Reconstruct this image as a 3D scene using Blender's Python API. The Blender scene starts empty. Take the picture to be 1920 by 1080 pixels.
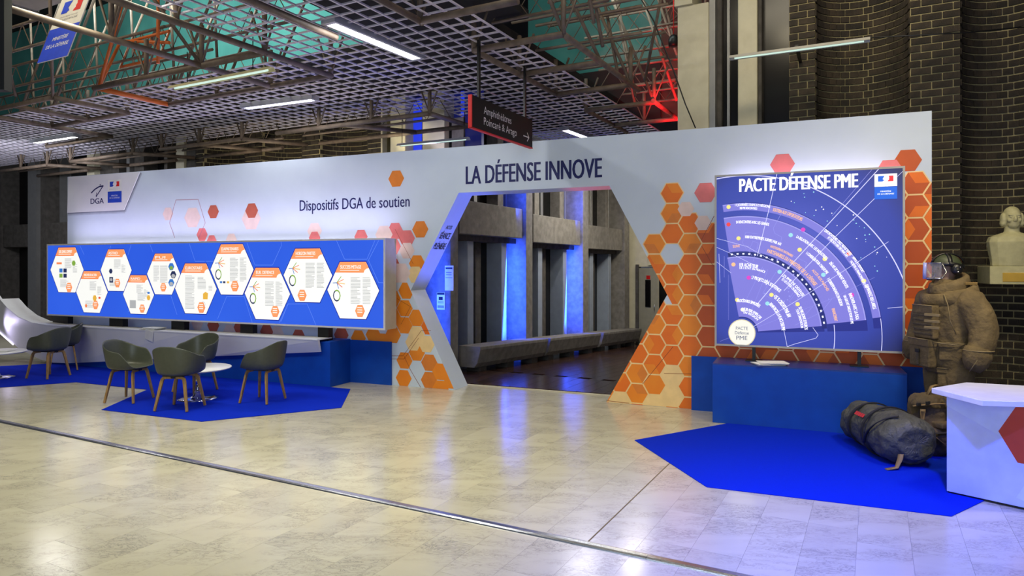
import bpy, bmesh, math, random
from mathutils import Vector, Matrix
random.seed(7)
SC = bpy.context.scene
COL = SC.collection
# ------------------------------------------------------------------ camera
FPX, CX, VH, CAMH = 1264.0, 960.0, 498.0, 1.75       # focal length (px), principal column, horizon row, eye height
cd = bpy.data.cameras.new('camera'); cam = bpy.data.objects.new('camera', cd); COL.objects.link(cam)
cam.location = (0, 0, CAMH); cam.rotation_euler = (math.pi/2, 0, 0)
cd.sensor_width = 36; cd.lens = 36*FPX/1920; cd.shift_y = -(540-VH)/1920; cd.clip_end = 200; cd.clip_start = .05
SC.camera = cam
# ------------------------------------------------------------------ world, exposure
vs = SC.view_settings
vs.view_transform = 'Standard'; vs.look = 'None'; vs.gamma = 1; vs.use_curve_mapping = False
vs.exposure = 0.0
W = bpy.data.worlds.new('world'); SC.world = W; W.use_nodes = True
W.node_tree.nodes['Background'].inputs[0].default_value = (.80, .86, 1.0, 1)
W.node_tree.nodes['Background'].inputs[1].default_value = .075
# ------------------------------------------------------------------ lights
RM = math.radians(28.3)                               # the hall is turned 28.3 degrees to the camera
def room(a, b, z=0):                                  # a: metres to the left along the brick wall, b: metres towards it
    return Vector((-a*math.cos(RM)+b*math.sin(RM), a*math.sin(RM)+b*math.cos(RM), z))
def area(name, loc, target, sx, sy, power, col=(1, 1, 1), rz=0, spread=180):
    d = bpy.data.lights.new(name, 'AREA'); d.shape = 'RECTANGLE'; d.size = sx; d.size_y = sy
    d.energy = power; d.color = col; d.spread = math.radians(spread)
    o = bpy.data.objects.new(name, d); COL.objects.link(o); o.location = loc
    q = (Vector(target)-Vector(loc)).to_track_quat('-Z', 'Y')
    o.rotation_euler = (q.to_matrix() @ Matrix.Rotation(rz, 3, 'Z')).to_euler()
    return o
def point(name, loc, power, col, r=.1):
    d = bpy.data.lights.new(name, 'POINT'); d.energy = power; d.color = col; d.shadow_soft_size = r
    o = bpy.data.objects.new(name, d); COL.objects.link(o); o.location = loc; return o
def spot(name, loc, target, power, col, ang=60, blend=.6, r=.05):
    d = bpy.data.lights.new(name, 'SPOT'); d.energy = power; d.color = col; d.spot_size = math.radians(ang); d.spot_blend = blend
    d.shadow_soft_size = r
    o = bpy.data.objects.new(name, d); COL.objects.link(o); o.location = loc
    o.rotation_euler = (Vector(target)-Vector(loc)).to_track_quat('-Z', 'Y').to_euler(); return o
WARM = (1, .88, .66); COOL = (.86, .9, 1.0); BLUE = (.02, .08, 1); RED = (1, .01, .02); LILAC = (.74, .66, 1.0)
# hall lamps outside the picture: rows of ceiling luminaires over the floor, and an unseen cool fill light added behind the camera
for i_, (a_, b_, pw_, c_) in enumerate(((7.2, 3.8, 62, (1, .97, .76)), (4.2, 3.8, 62, (1, .97, .74)), (2.1, 4.4, 48, (1, .95, .72)), (-1.8, 4.4, 12, (1, .92, .8)), (5.5, 0.2, 6, (1, .97, .76)), (1.5, 0.2, 4, (1, .96, .8)))):
    area('hall_downlight', room(a_, b_, 4.6), room(a_, b_, 0), 2.2, .6, pw_, c_, 0, 112)
area('hall_fill_behind', room(.5, -5.5, 3.2), room(2.2, 8, 1.8), 8, 3.2, 300, (.72, .85, 1))
# ------------------------------------------------------------------ helpers
def lin(c):
    c /= 255.0
    return c/12.92 if c <= .04045 else ((c+.055)/1.055)**2.4
def RGB(r, g, b): return (lin(r), lin(g), lin(b), 1)
def newmat(name):
    m = bpy.data.materials.new(name); m.use_nodes = True
    nt = m.node_tree; return m, nt, nt.nodes['Principled BSDF']
def mat(name, c, rough=.5, metal=0, c2=None, scale=8, bump=0, bscale=60, coat=0, spec=.5, detail=4, stretch=None, rand=0):
    m, nt, p = newmat(name); L = nt.links.new; N = nt.nodes.new
    p.inputs['Roughness'].default_value = rough; p.inputs['Metallic'].default_value = metal
    p.inputs['Coat Weight'].default_value = coat; p.inputs['Specular IOR Level'].default_value = spec
    tc = N('ShaderNodeTexCoord'); src = tc.outputs['Object']
    if stretch:
        mp = N('ShaderNodeMapping'); mp.inputs['Scale'].default_value = stretch; L(src, mp.inputs[0]); src = mp.outputs[0]
    nz = N('ShaderNodeTexNoise'); nz.inputs['Scale'].default_value = scale; nz.inputs['Detail'].default_value = detail; L(src, nz.inputs['Vector'])
    mx = N('ShaderNodeMix'); mx.data_type = 'RGBA'
    mx.inputs['A'].default_value = c
    mx.inputs['B'].default_value = c2 if c2 else tuple(x*.9 for x in c[:3])+(1,)
    rp = N('ShaderNodeMapRange'); rp.inputs[1].default_value = .35; rp.inputs[2].default_value = .65; L(nz.outputs['Fac'], rp.inputs[0])
    L(rp.outputs[0], mx.inputs['Factor']); out = mx.outputs['Result']
    if rand:
        oi = N('ShaderNodeObjectInfo'); hs = N('ShaderNodeHueSaturation'); mr = N('ShaderNodeMapRange')
        mr.inputs[3].default_value = 1-rand; mr.inputs[4].default_value = 1+rand
        L(oi.outputs['Random'], mr.inputs[0]); L(mr.outputs[0], hs.inputs['Value']); L(out, hs.inputs['Color']); out = hs.outputs['Color']
    L(out, p.inputs['Base Color'])
    if bump:
        nb = N('ShaderNodeTexNoise'); nb.inputs['Scale'].default_value = bscale; nb.inputs['Detail'].default_value = 3; L(src, nb.inputs['Vector'])
        bp = N('ShaderNodeBump'); bp.inputs['Strength'].default_value = bump; bp.inputs['Distance'].default_value = .02
        L(nb.outputs['Fac'], bp.inputs['Height']); L(bp.outputs[0], p.inputs['Normal'])
    return m
def glow(name, c, strength=1.0):
    m, nt, p = newmat(name)
    p.inputs['Base Color'].default_value = tuple(x*.3 for x in c[:3])+(1,); p.inputs['Roughness'].default_value = .4
    p.inputs['Emission Color'].default_value = c; p.inputs['Emission Strength'].default_value = strength
    return m
def glass(name, c=(.9, .95, .95, 1), rough=.02, alpha=None):
    m, nt, p = newmat(name)
    p.inputs['Base Color'].default_value = c; p.inputs['Roughness'].default_value = rough
    if alpha is None: p.inputs['Transmission Weight'].default_value = 1; p.inputs['IOR'].default_value = 1.08
    else: p.inputs['Alpha'].default_value = alpha
    return m
class MB:
    def __init__(s): s.v = []; s.f = []; s.mi = []; s.sm = []
    def add(s, vs, fs, mi=0, smooth=False):
        o = len(s.v); s.v += [tuple(v) for v in vs]
        for f in fs: s.f.append([i+o for i in f]); s.mi.append(mi); s.sm.append(smooth)
        return s
    def box(s, x0, x1, y0, y1, z0, z1, mi=0):
        v = [(x, y, z) for z in (z0, z1) for y in (y0, y1) for x in (x0, x1)]
        return s.add(v, [(0, 2, 3, 1), (4, 5, 7, 6), (0, 1, 5, 4), (2, 6, 7, 3), (0, 4, 6, 2), (1, 3, 7, 5)], mi)
    def prism(s, poly, lo, hi, axis='z', mi=0, smooth=False):
        n = len(poly)
        P = (lambda p, h: (p[0], p[1], h)) if axis == 'z' else (lambda p, h: (p[0], h, p[1]))
        v = [P(p, lo) for p in poly]+[P(p, hi) for p in poly]
        A = sum(poly[i][0]*poly[(i+1) % n][1]-poly[(i+1) % n][0]*poly[i][1] for i in range(n))
        fl = (A > 0) == (axis == 'z')
        b = list(range(n)); t = list(range(n, 2*n))
        s.add(v, [b[::-1] if fl else b, t if fl else t[::-1]], mi)
        o = len(s.v)-2*n
        for i in range(n):
            j = (i+1) % n; q = [o+i, o+j, o+n+j, o+n+i]
            s.f.append(q if fl else q[::-1]); s.mi.append(mi); s.sm.append(smooth)
        return s
    def flat(s, poly, y, mi=0):                       # an upright printed shape facing -y
        A = sum(poly[i][0]*poly[(i+1) % len(poly)][1]-poly[(i+1) % len(poly)][0]*poly[i][1] for i in range(len(poly)))
        p = poly if A > 0 else poly[::-1]
        return s.add([(q[0], y, q[1]) for q in p], [tuple(range(len(p)))], mi)
    def strip(s, pts, w, y, mi=0):                    # a printed line of width w in the upright plane
        for (x0, z0), (x1, z1) in zip(pts, pts[1:]):
            d = math.hypot(x1-x0, z1-z0) or 1e-6; nx, nz = -(z1-z0)/d*w/2, (x1-x0)/d*w/2
            s.flat([(x0+nx, z0+nz), (x1+nx, z1+nz), (x1-nx, z1-nz), (x0-nx, z0-nz)], y, mi)
        return s
    def sweep(s, pts, prof, mi=0, smooth=True, up=(0, 0, 1), caps=True, closed=False):
        # prof(i, t) gives the list of (right, up) offsets of the ring at point i
        P = [Vector(p) for p in pts]; n = len(P); rings = []
        pr = None
        for i in range(n):
            a = P[i-1] if (i > 0 or closed) else P[0]; b = P[(i+1) % n] if (i < n-1 or closed) else P[-1]
            t = (b-a).normalized()
            r = t.cross(Vector(up))
            if r.length < 1e-3: r = pr if pr else t.cross(Vector((0, 1, 0)))
            r = (r-t*r.dot(t)).normalized()
            if pr is not None and r.dot(pr) < 0 and abs(r.dot(pr)) > .5 and not closed: r = -r
            pr = r; u = r.cross(t)
            rings.append([P[i]+r*x+u*y for x, y in prof(i, i/max(1, n-1))])
        return s.loft(rings, mi, smooth, caps, closed)
    def loft(s, rings, mi=0, smooth=True, caps=True, closed=False):
        k = len(rings[0]); n = len(rings); v = [p for r in rings for p in r]; f = []
        for i in range(n if closed else n-1):
            i2 = (i+1) % n
            for j in range(k):
                j2 = (j+1) % k
                f.append((i*k+j, i*k+j2, i2*k+j2, i2*k+j))
        s.add(v, f, mi, smooth)
        if caps and not closed:
            o = len(s.v)-len(v)
            s.f.append([o+j for j in range(k)][::-1]); s.mi.append(mi); s.sm.append(False)
            s.f.append([o+(n-1)*k+j for j in range(k)]); s.mi.append(mi); s.sm.append(False)
        return s
    def tube(s, pts, r, n=8, mi=0, caps=True, closed=False, up=(0, 0, 1)):
        rr = r if callable(r) else (lambda i: r[i] if isinstance(r, (list, tuple)) else r)
        return s.sweep(pts, lambda i, t: [(rr(i)*math.cos(2*math.pi*j/n), rr(i)*math.sin(2*math.pi*j/n)) for j in range(n)], mi, True, up, caps, closed)
    def bar(s, p, q, w, h, mi=0, up=(0, 0, 1)):
        return s.sweep([p, q], lambda i, t: [(-w/2, -h/2), (w/2, -h/2), (w/2, h/2), (-w/2, h/2)], mi, False, up)
    def lathe(s, prof, n=32, mi=0, c=(0, 0)):
        rings = [[(c[0]+r*math.cos(2*math.pi*j/n), c[1]+r*math.sin(2*math.pi*j/n), z) for j in range(n)] for r, z in prof]
        return s.loft(rings, mi, True, True)
    def ell(s, c, r, n=14, m=9, mi=0, rot=None):
        rings = []
        for i in range(m+1):
            ph = -math.pi/2+math.pi*i/m; ph = max(-1.5, min(1.5, ph))
            ring = []
            for j in range(n):
                th = 2*math.pi*j/n
                q = Vector((r[0]*math.cos(ph)*math.cos(th), r[1]*math.cos(ph)*math.sin(th), r[2]*math.sin(ph)))
                if rot: q = rot @ q
                ring.append(tuple(q+Vector(c)))
            rings.append(ring)
        return s.loft(rings, mi, True, True)
    def xf(s, M):
        s.v = [tuple(M @ Vector(v)) for v in s.v]; return s
    def join(s, o, mi=None):
        k = len(s.v); s.v += o.v
        for f, m, sm in zip(o.f, o.mi, o.sm): s.f.append([i+k for i in f]); s.mi.append(m if mi is None else mi); s.sm.append(sm)
        return s
    def mesh(s, name, mats):
        me = bpy.data.meshes.new(name); me.from_pydata(s.v, [], s.f)
        for m in (mats if isinstance(mats, (list, tuple)) else [mats]): me.materials.append(m)
        me.polygons.foreach_set('material_index', s.mi); me.polygons.foreach_set('use_smooth', s.sm)
        me.update(); return me
    def build(s, name, mats, parent=None, bevel=0, seg=2):
        o = bpy.data.objects.new(name, s.mesh(name, mats)); COL.objects.link(o)
        if parent: o.parent = parent
        if bevel:
            b = o.modifiers.new('bevel', 'BEVEL'); b.width = bevel; b.segments = seg; b.limit_method = 'ANGLE'; b.angle_limit = .6
        return o
def tag(o, label, cat, group=None):
    o['label'] = label; o['category'] = cat
    if group: o['group'] = group
    return o
def thing(name, label, cat, loc=(0, 0, 0), rz=0, group=None):
    o = bpy.data.objects.new(name, None); COL.objects.link(o); o.location = loc; o.rotation_euler = (0, 0, rz); o.empty_display_size = .1
    return tag(o, label, cat, group)
def struct(o, label=None):
    o['kind'] = 'structure'
    if label: o['label'] = label
    return o
def sroot(name, loc=(0, 0, 0), rz=0, label=None):
    o = bpy.data.objects.new(name, None); COL.objects.link(o); o.location = loc; o.rotation_euler = (0, 0, rz); o.empty_display_size = .1
    return struct(o, label)
def stuff(o): o['kind'] = 'stuff'; return o
def share(name, me, parent, loc=(0, 0, 0), rot=(0, 0, 0), sc=(1, 1, 1)):
    o = bpy.data.objects.new(name, me); COL.objects.link(o); o.parent = parent; o.location = loc; o.rotation_euler = rot; o.scale = sc; return o
def copy_tree(o, parent=None):
    c = o.copy(); COL.objects.link(c)
    if parent: c.parent = parent
    for ch in list(o.children): copy_tree(ch, c)
    return c
class Fr:                                             # an upright frame: x to the right, y away, z up
    def __init__(s, ox, oy, rz): s.o = Vector((ox, oy, 0)); s.rz = rz; s.c = math.cos(rz); s.s = math.sin(rz)
    def loc(s, p): x, y = p[0]-s.o.x, p[1]-s.o.y; return (s.c*x+s.s*y, -s.s*x+s.c*y)
    def wld(s, x, y, z=0): return Vector((s.o.x+s.c*x-s.s*y, s.o.y+s.s*x+s.c*y, z))
    def px(s, u, v, y=0):                             # photo pixel -> (x, z) on the plane at depth y
        k = (u-CX)/FPX; Y = (y+s.c*s.o.y-s.s*s.o.x)/(s.c-s.s*k)
        return (s.loc((k*Y, Y))[0], CAMH-(v-VH)/FPX*Y)
    def fl(s, u, v, z=0):
        Y = (CAMH-z)*FPX/(v-VH); return s.loc(((u-CX)/FPX*Y, Y))
def gnd(u, v, z=0):
    Y = (CAMH-z)*FPX/(v-VH); return ((u-CX)/FPX*Y, Y)
def at(u, v, Y): return ((u-CX)/FPX*Y, Y, CAMH-(v-VH)/FPX*Y)
WF = Fr(4.508, 7.24, -math.radians(22.8))             # exhibition wall: origin at its right end
RF = Fr(0, 0, -RM)                                    # the hall
# lettering: font outlines turned into flat meshes
_tc = {}
def glyphs(txt, shear=0, bold=0):
    k = (txt, shear, bold)
    if k not in _tc:
        cu = bpy.data.curves.new('t', 'FONT'); cu.body = txt; cu.size = 1; cu.shear = shear; cu.offset = bold; cu.resolution_u = 3; cu.fill_mode = 'FRONT' if hasattr(cu, 'fill_mode') else 'BOTH'
        ob = bpy.data.objects.new('t', cu); COL.objects.link(ob)
        bpy.context.view_layer.update()
        me = bpy.data.meshes.new_from_object(ob.evaluated_get(bpy.context.evaluated_depsgraph_get()))
        _tc[k] = ([tuple(v.co[:2]) for v in me.vertices], [tuple(p.vertices) for p in me.polygons])
        bpy.data.objects.remove(ob); bpy.data.curves.remove(cu); bpy.data.meshes.remove(me)
    return _tc[k]
CAP = None
def text(mb, txt, x0, z0, width, cap, y, mi=0, shear=0, bold=0, z1=None, mapf=None):
    """baseline from (x0, z0), given width and capital height; z1 = baseline height at the right end"""
    global CAP
    if CAP is None:
        v, _ = glyphs('H'); CAP = max(q[1] for q in v)
    v, f = glyphs(txt, shear, 0)
    a = min(q[0] for q in v); b = max(q[0] for q in v); sx = width/(b-a); sz = cap/CAP
    ff = []
    for p in f:
        A = sum(v[p[i]][0]*v[p[(i+1) % len(p)]][1]-v[p[(i+1) % len(p)]][0]*v[p[i]][1] for i in range(len(p)))
        ff.append(p if A > 0 else p[::-1])
    for k in ((-bold*1.2, 0, bold*1.2) if bold else (0,)):   # heavier strokes: the letters printed again, slightly aside
        out = []
        for q in v:
            X = (q[0]-a)*sx+k*cap; Z = q[1]*sz
            if mapf: out.append(mapf(X, Z))
            else: out.append((x0+X, y-k*1e-3*cap, z0+Z+((z1-z0)*X/width if z1 is not None else 0)))
        mb.add(out, ff, mi)
def hexa(cx, cz, R, ry=None):
    ry = ry or R
    return [(cx+R*math.cos(math.pi*i/3), cz+ry*math.sin(math.pi*i/3)) for i in range(6)]
def clip(poly, p, q):                                 # keep what lies left of the line p -> q
    out = []
    def sd(r): return (q[0]-p[0])*(r[1]-p[1])-(q[1]-p[1])*(r[0]-p[0])
    for i in range(len(poly)):
        a, b = poly[i], poly[(i+1) % len(poly)]; da, db = sd(a), sd(b)
        if da >= 0: out.append(a)
        if (da >= 0) != (db >= 0):
            t = da/(da-db); out.append((a[0]+(b[0]-a[0])*t, a[1]+(b[1]-a[1])*t))
    return out
def cliprect(poly, x0, x1, z0, z1):
    for p, q in (((x0, z1), (x0, z0)), ((x0, z0), (x1, z0)), ((x1, z0), (x1, z1)), ((x1, z1), (x0, z1))):
        if len(poly) > 2: poly = clip(poly, p, q)
    return poly
# ------------------------------------------------------------------ materials
M = {}
M['white'] = mat('white_panel', RGB(226, 226, 230), .45, c2=RGB(220, 221, 226), scale=3, spec=.3)
M['framewhite'] = mat('pale_frame', RGB(222, 220, 224), .4)
M['framegrey'] = mat('grey_frame', RGB(176, 174, 170), .4)
M['wallprint'] = mat('pale_blue_white_panel', RGB(204, 216, 230), .45, c2=RGB(200, 212, 227), scale=3, spec=.3)
M['beige'] = mat('beige_metal', RGB(196, 188, 172), .45)
M['blueprint'] = mat('blue_board', RGB(4, 72, 178), .55, c2=RGB(4, 66, 168), scale=5, spec=.3)
M['bluetop'] = mat('blue_board_top', RGB(12, 56, 140), .3)
M['carpet'] = mat('blue_carpet', RGB(3, 46, 206), .95, c2=RGB(3, 39, 188), scale=220, bump=.5, bscale=900, spec=.1)
M['black'] = mat('black_metal', RGB(16, 16, 18), .4)
M['steel'] = mat('brushed_steel', RGB(206, 208, 212), .24, 1, bump=.05, bscale=200)
M['chrome'] = mat('chrome', RGB(225, 225, 230), .08, 1)
M['navy'] = mat('navy_print', RGB(9, 20, 92), .5)
M['orange'] = mat('orange_print', RGB(240, 142, 30), .5, c2=RGB(236, 132, 26), scale=4)
M['orange2'] = mat('deep_orange_print', RGB(236, 118, 16), .5, c2=RGB(230, 110, 14), scale=4)
M['orange3'] = mat('shaded_orange_print', RGB(196, 84, 18), .5, c2=RGB(188, 78, 14), scale=4)  # darker copy of the orange: shade around the poster put into colour
M['amber'] = mat('amber_print', RGB(226, 130, 44), .5)
M['cream'] = mat('cream_print', RGB(246, 212, 150), .5)
M['pale'] = mat('pale_print', RGB(232, 208, 200), .5)
M['rose'] = mat('rose_print', RGB(226, 120, 120), .5)
M['rust'] = mat('rust_print', RGB(190, 96, 76), .5)
M['line'] = mat('fine_line_print', RGB(150, 60, 20), .5)
M['pinkline'] = mat('pink_line_print', RGB(176, 110, 130), .5)
M['wline'] = mat('white_line_print', RGB(240, 240, 240), .5)
M['flagblue'] = mat('flag_blue_print', RGB(34, 70, 190), .5)
M['flagred'] = mat('flag_red_print', RGB(222, 40, 40), .5)
M['greyline'] = mat('grey_print', RGB(150, 150, 155), .5)
M['shell'] = mat('grey_green_shell', RGB(76, 80, 68), .36, c2=RGB(71, 75, 64), scale=30, spec=.5)
M['oak'] = mat('oak_leg', RGB(172, 136, 80), .5, c2=RGB(144, 110, 62), scale=12, stretch=(6, 6, 1))
M['tube'] = mat('brown_tube', RGB(116, 100, 86), .6, 0, c2=RGB(94, 80, 68), scale=9)
M['tubeorange'] = mat('orange_tube', RGB(206, 104, 40), .5)
M['lattice'] = mat('grey_lattice', RGB(204, 198, 214), .6)
M['teal'] = mat('teal_wall', RGB(70, 140, 134), .9, c2=RGB(54, 118, 114), scale=1.2)
M['dark'] = mat('dark_void', RGB(24, 22, 24), .9)
M['soffit'] = mat('dark_brown_soffit', RGB(44, 38, 34), .9, c2=RGB(60, 52, 46), scale=2)
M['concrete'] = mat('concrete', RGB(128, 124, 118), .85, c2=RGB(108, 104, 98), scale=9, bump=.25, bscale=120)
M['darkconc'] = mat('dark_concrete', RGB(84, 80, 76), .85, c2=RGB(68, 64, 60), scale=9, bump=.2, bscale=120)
M['creamwall'] = mat('cream_concrete', RGB(206, 200, 176), .8, c2=RGB(196, 190, 166), scale=6, bump=.1, bscale=150)
M['brick'] = mat('dark_brown_brick', RGB(64, 54, 43), .85, c2=RGB(40, 35, 30), scale=5, bump=.5, bscale=70, rand=.3)
M['mortar'] = mat('mortar', RGB(184, 170, 126), .95, bump=.3, bscale=150)
M['alu'] = mat('aluminium_frame', RGB(150, 150, 150), .4, .6)
M['wglass'] = mat('dark_window_glass', RGB(14, 15, 17), .22, c2=RGB(20, 18, 20), scale=2, spec=.3)
M['stone'] = mat('pale_bust_stone', RGB(200, 194, 150), .7, c2=RGB(186, 180, 138), scale=14, bump=.12, bscale=120)
M['gold'] = mat('gold_plaque', RGB(236, 190, 84), .42, .7)
M['suit'] = mat('olive_brown_suit', RGB(114, 97, 66), .85, c2=RGB(90, 76, 51), scale=7, bump=.6, bscale=26)
M['suitdark'] = mat('dark_olive_webbing', RGB(92, 80, 58), .85, c2=RGB(76, 66, 48), scale=20, bump=.4, bscale=120)
M['piping'] = mat('tan_piping', RGB(132, 116, 84), .7)
M['helmet'] = mat('green_helmet', RGB(58, 66, 44), .5)
M['skin'] = mat('mannequin_skin', RGB(136, 110, 94), .5)
M['visor'] = glass('clear_visor', (.72, .74, .95, 1), .08, .09)
M['bag'] = mat('grey_green_nylon', RGB(82, 82, 66), .6, c2=RGB(62, 63, 52), scale=12, bump=.9, bscale=22)
M['bagdark'] = mat('black_strap', RGB(32, 32, 28), .6)
M['pack'] = mat('khaki_canvas', RGB(96, 80, 50), .8, c2=RGB(72, 60, 38), scale=8, bump=.7, bscale=22)
M['packdark'] = mat('dark_khaki_webbing', RGB(52, 46, 34), .8)
M['tan'] = mat('tan_strap', RGB(134, 110, 66), .7)
M['redtxt'] = mat('red_print', RGB(200, 44, 40), .5)
M['countertop'] = mat('white_worktop', RGB(236, 236, 236), .3)
M['counterhex'] = mat('rust_red_print', RGB(196, 62, 30), .45)
M['counterblue'] = mat('blue_lit_white', RGB(196, 206, 244), .45)  # the counter is white; blue light falling on it put into colour
M['counterblue2'] = mat('blue_lit_white_pale', RGB(206, 218, 246), .45)  # paler facet, with the same blue light in its colour
M['paper'] = mat('white_paper', RGB(236, 236, 232), .6)
M['doorpaint'] = mat('grey_beige_door', RGB(168, 164, 142), .5)
M['signblack'] = mat('black_sign', RGB(15, 15, 17), .6)
M['signred'] = mat('red_sign_edge', RGB(220, 30, 28), .5)
M['banner'] = mat('banner_white', RGB(236, 232, 220), .6)
M['bannerblue'] = mat('banner_blue', RGB(30, 72, 220), .6)
M['lamp'] = mat('lamp_housing', RGB(170, 172, 186), .4, .2)
M['lampyellow'] = mat('cream_lamp_housing', RGB(206, 198, 150), .4)
M['tube_on'] = glow('lit_tube', (1, .98, 1, 1), 9)
M['tube_dim'] = glow('dim_tube', (.75, 1, .85, 1), .8)
# ------------------------------------------------------------------ floor
def proj(p): return (CX+FPX*p[0]/p[1], VH-(p[2]-CAMH)*FPX/p[1])
def marble():
    m, nt, p = newmat('polished_marble'); L = nt.links.new; N = nt.nodes.new
    tc = N('ShaderNodeTexCoord'); oi = N('ShaderNodeObjectInfo'); geo = N('ShaderNodeNewGeometry')
    mp = N('ShaderNodeMapping'); mp.inputs['Rotation'].default_value = (0, 0, .5); mp.inputs['Scale'].default_value = (1, 2.6, 1)
    cb = N('ShaderNodeCombineXYZ'); ad = N('ShaderNodeVectorMath'); ad.operation = 'ADD'
    ml = N('ShaderNodeMath'); ml.operation = 'MULTIPLY'; ml.inputs[1].default_value = 37
    L(oi.outputs['Random'], ml.inputs[0]); L(ml.outputs[0], cb.inputs[2]); L(geo.outputs['Position'], ad.inputs[0]); L(cb.outputs[0], ad.inputs[1]); L(ad.outputs[0], mp.inputs[0])
    n1 = N('ShaderNodeTexNoise'); n1.inputs['Scale'].default_value = 1.6; n1.inputs['Detail'].default_value = 6; n1.inputs['Distortion'].default_value = .8; L(mp.outputs[0], n1.inputs['Vector'])
    n2 = N('ShaderNodeTexNoise'); n2.inputs['Scale'].default_value = 7; n2.inputs['Detail'].default_value = 9; n2.inputs['Roughness'].default_value = .7; n2.inputs['Distortion'].default_value = 1.6; L(mp.outputs[0], n2.inputs['Vector'])
    # veins: thin bands where the fine noise crosses its middle, only in patches
    sb = N('ShaderNodeMath'); sb.operation = 'SUBTRACT'; sb.inputs[1].default_value = .5; L(n2.outputs['Fac'], sb.inputs[0])
    ab = N('ShaderNodeMath'); ab.operation = 'ABSOLUTE'; L(sb.outputs[0], ab.inputs[0])
    vr = N('ShaderNodeMapRange'); vr.inputs[1].default_value = .0; vr.inputs[2].default_value = .03; vr.inputs[3].default_value = 1; vr.inputs[4].default_value = 0; L(ab.outputs[0], vr.inputs[0])
    pr = N('ShaderNodeMapRange'); pr.inputs[1].default_value = .42; pr.inputs[2].default_value = .62; L(n1.outputs['Fac'], pr.inputs[0])
    vm = N('ShaderNodeMath'); vm.operation = 'MULTIPLY'; L(vr.outputs[0], vm.inputs[0]); L(pr.outputs[0], vm.inputs[1])
    vk = N('ShaderNodeMath'); vk.operation = 'MULTIPLY'; vk.inputs[1].default_value = .8; L(vm.outputs[0], vk.inputs[0])
    mx = N('ShaderNodeMix'); mx.data_type = 'RGBA'; mx.inputs['A'].default_value = RGB(199, 193, 170); mx.inputs['B'].default_value = RGB(172, 166, 142); L(n1.outputs['Fac'], mx.inputs['Factor'])
    mv = N('ShaderNodeMix'); mv.data_type = 'RGBA'; mv.inputs['B'].default_value = RGB(104, 102, 98); L(mx.outputs['Result'], mv.inputs['A']); L(vk.outputs[0], mv.inputs['Factor'])
    hs = N('ShaderNodeHueSaturation'); mr = N('ShaderNodeMapRange'); mr.inputs[3].default_value = .95; mr.inputs[4].default_value = 1.05
    L(oi.outputs['Random'], mr.inputs[0]); L(mr.outputs[0], hs.inputs['Value']); L(mv.outputs['Result'], hs.inputs['Color']); L(hs.outputs['Color'], p.inputs['Base Color'])
    rr = N('ShaderNodeMapRange'); rr.inputs[3].default_value = .13; rr.inputs[4].default_value = .24; L(n1.outputs['Fac'], rr.inputs[0]); L(rr.outputs[0], p.inputs['Roughness'])
    p.inputs['Specular IOR Level'].default_value = .75
    return m
M['marble'] = marble()
M['joint'] = mat('tile_joint', RGB(176, 170, 152), .6)
floor = MB().box(-22, 6, -1.5, 9.6, -.12, -.006).build('floor', M['joint']); floor.rotation_euler = (0, 0, -RM); struct(floor, 'pale polished marble floor of the hall')
TW, TL, G = .3, .6, .0006
tm = MB().box(-TW/2+G, TW/2-G, -TL/2+G, TL/2-G, -.006, 0).mesh('tile', M['marble'])
cand = []
for i in range(-20, 46):
    a = 1.6+TW*(i+.5); off = random.choice((0, .2, .4))
    for j in range(2, 17):
        b = off+TL*(j-.5)
        if b+TL/2 > 9.6: continue
        w = room(a, b)
        if w.y < 2.9: continue
        u, v = proj(w); vis = -120 < u < 2040 and v < 1200
        cand.append((w.y if vis else 99, a, b))
cand.sort(); rest = MB()
for n, (k, a, b) in enumerate(cand):
    if n < 298 and k < 99: share('tile', tm, floor, (-a, b, 0))
    elif k < 99: rest.box(-a-TW/2+G, -a+TW/2-G, b-TL/2+G, b+TL/2-G, -.006, 0)
stuff(rest.build('far_tiles', M['marble'], floor))
# metal strip across the floor, in lengths, and the fine expansion joint
tr = sroot('trim_1', rz=-RM, label='raised metal cable strip running across the marble floor')
edges = [-12, -9.2, -6.1, -3.12, -1.2, .55, 3.2]
def strip_prof(x0, x1):
    r = [(0.0, 0), (.004, .008), (.02, .013), (.055, .013), (.072, .008), (.076, 0)]
    return MB().loft([[(x, 3.905+y, z) for y, z in r] for x in (x0, x1)], 0, False)
for i, (x0, x1) in enumerate(zip(edges, edges[1:])):
    strip_prof(x0+.002, x1-.002).build('strip_length', M['steel'], tr)
tr2 = MB().box(-1.606, -1.596, 3.99, 6.4, 0, .0012).build('trim_2', mat('bronze_joint', RGB(120, 104, 70), .5, .5)); tr2.rotation_euler = (0, 0, -RM); struct(tr2, 'thin bronze expansion joint in the marble')
# ------------------------------------------------------------------ corridor behind the arch (floor falls away gently)
def ramp(b): return 0 if b < 9.6 else -.43*(b-9.6)/8.6
M['parquet'] = mat('dark_red_brown_floor', RGB(62, 42, 36), .22, c2=RGB(46, 32, 28), scale=5, rand=.3, spec=.7)
cf = sroot('floor_corridor', rz=-RM, label='dark red-brown strip floor of the corridor beyond the arch')
MB().add([(-6.4, 9.6, -.02), (-1.5, 9.6, -.02), (-1.5, 18.3, -.45), (-6.4, 18.3, -.45), (-6.4, 9.6, -.2), (-1.5, 9.6, -.2), (-1.5, 18.3, -.6), (-6.4, 18.3, -.6)],
         [(0, 1, 2, 3), (7, 6, 5, 4), (0, 4, 5, 1), (3, 2, 6, 7), (0, 3, 7, 4), (1, 5, 6, 2)]).build('subfloor', M['dark'], cf)
pm = MB().box(-.098, .098, -.298, .298, -.015, 0).mesh('floor_board', M['parquet'])
sl = math.atan(.43/8.6)
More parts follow.
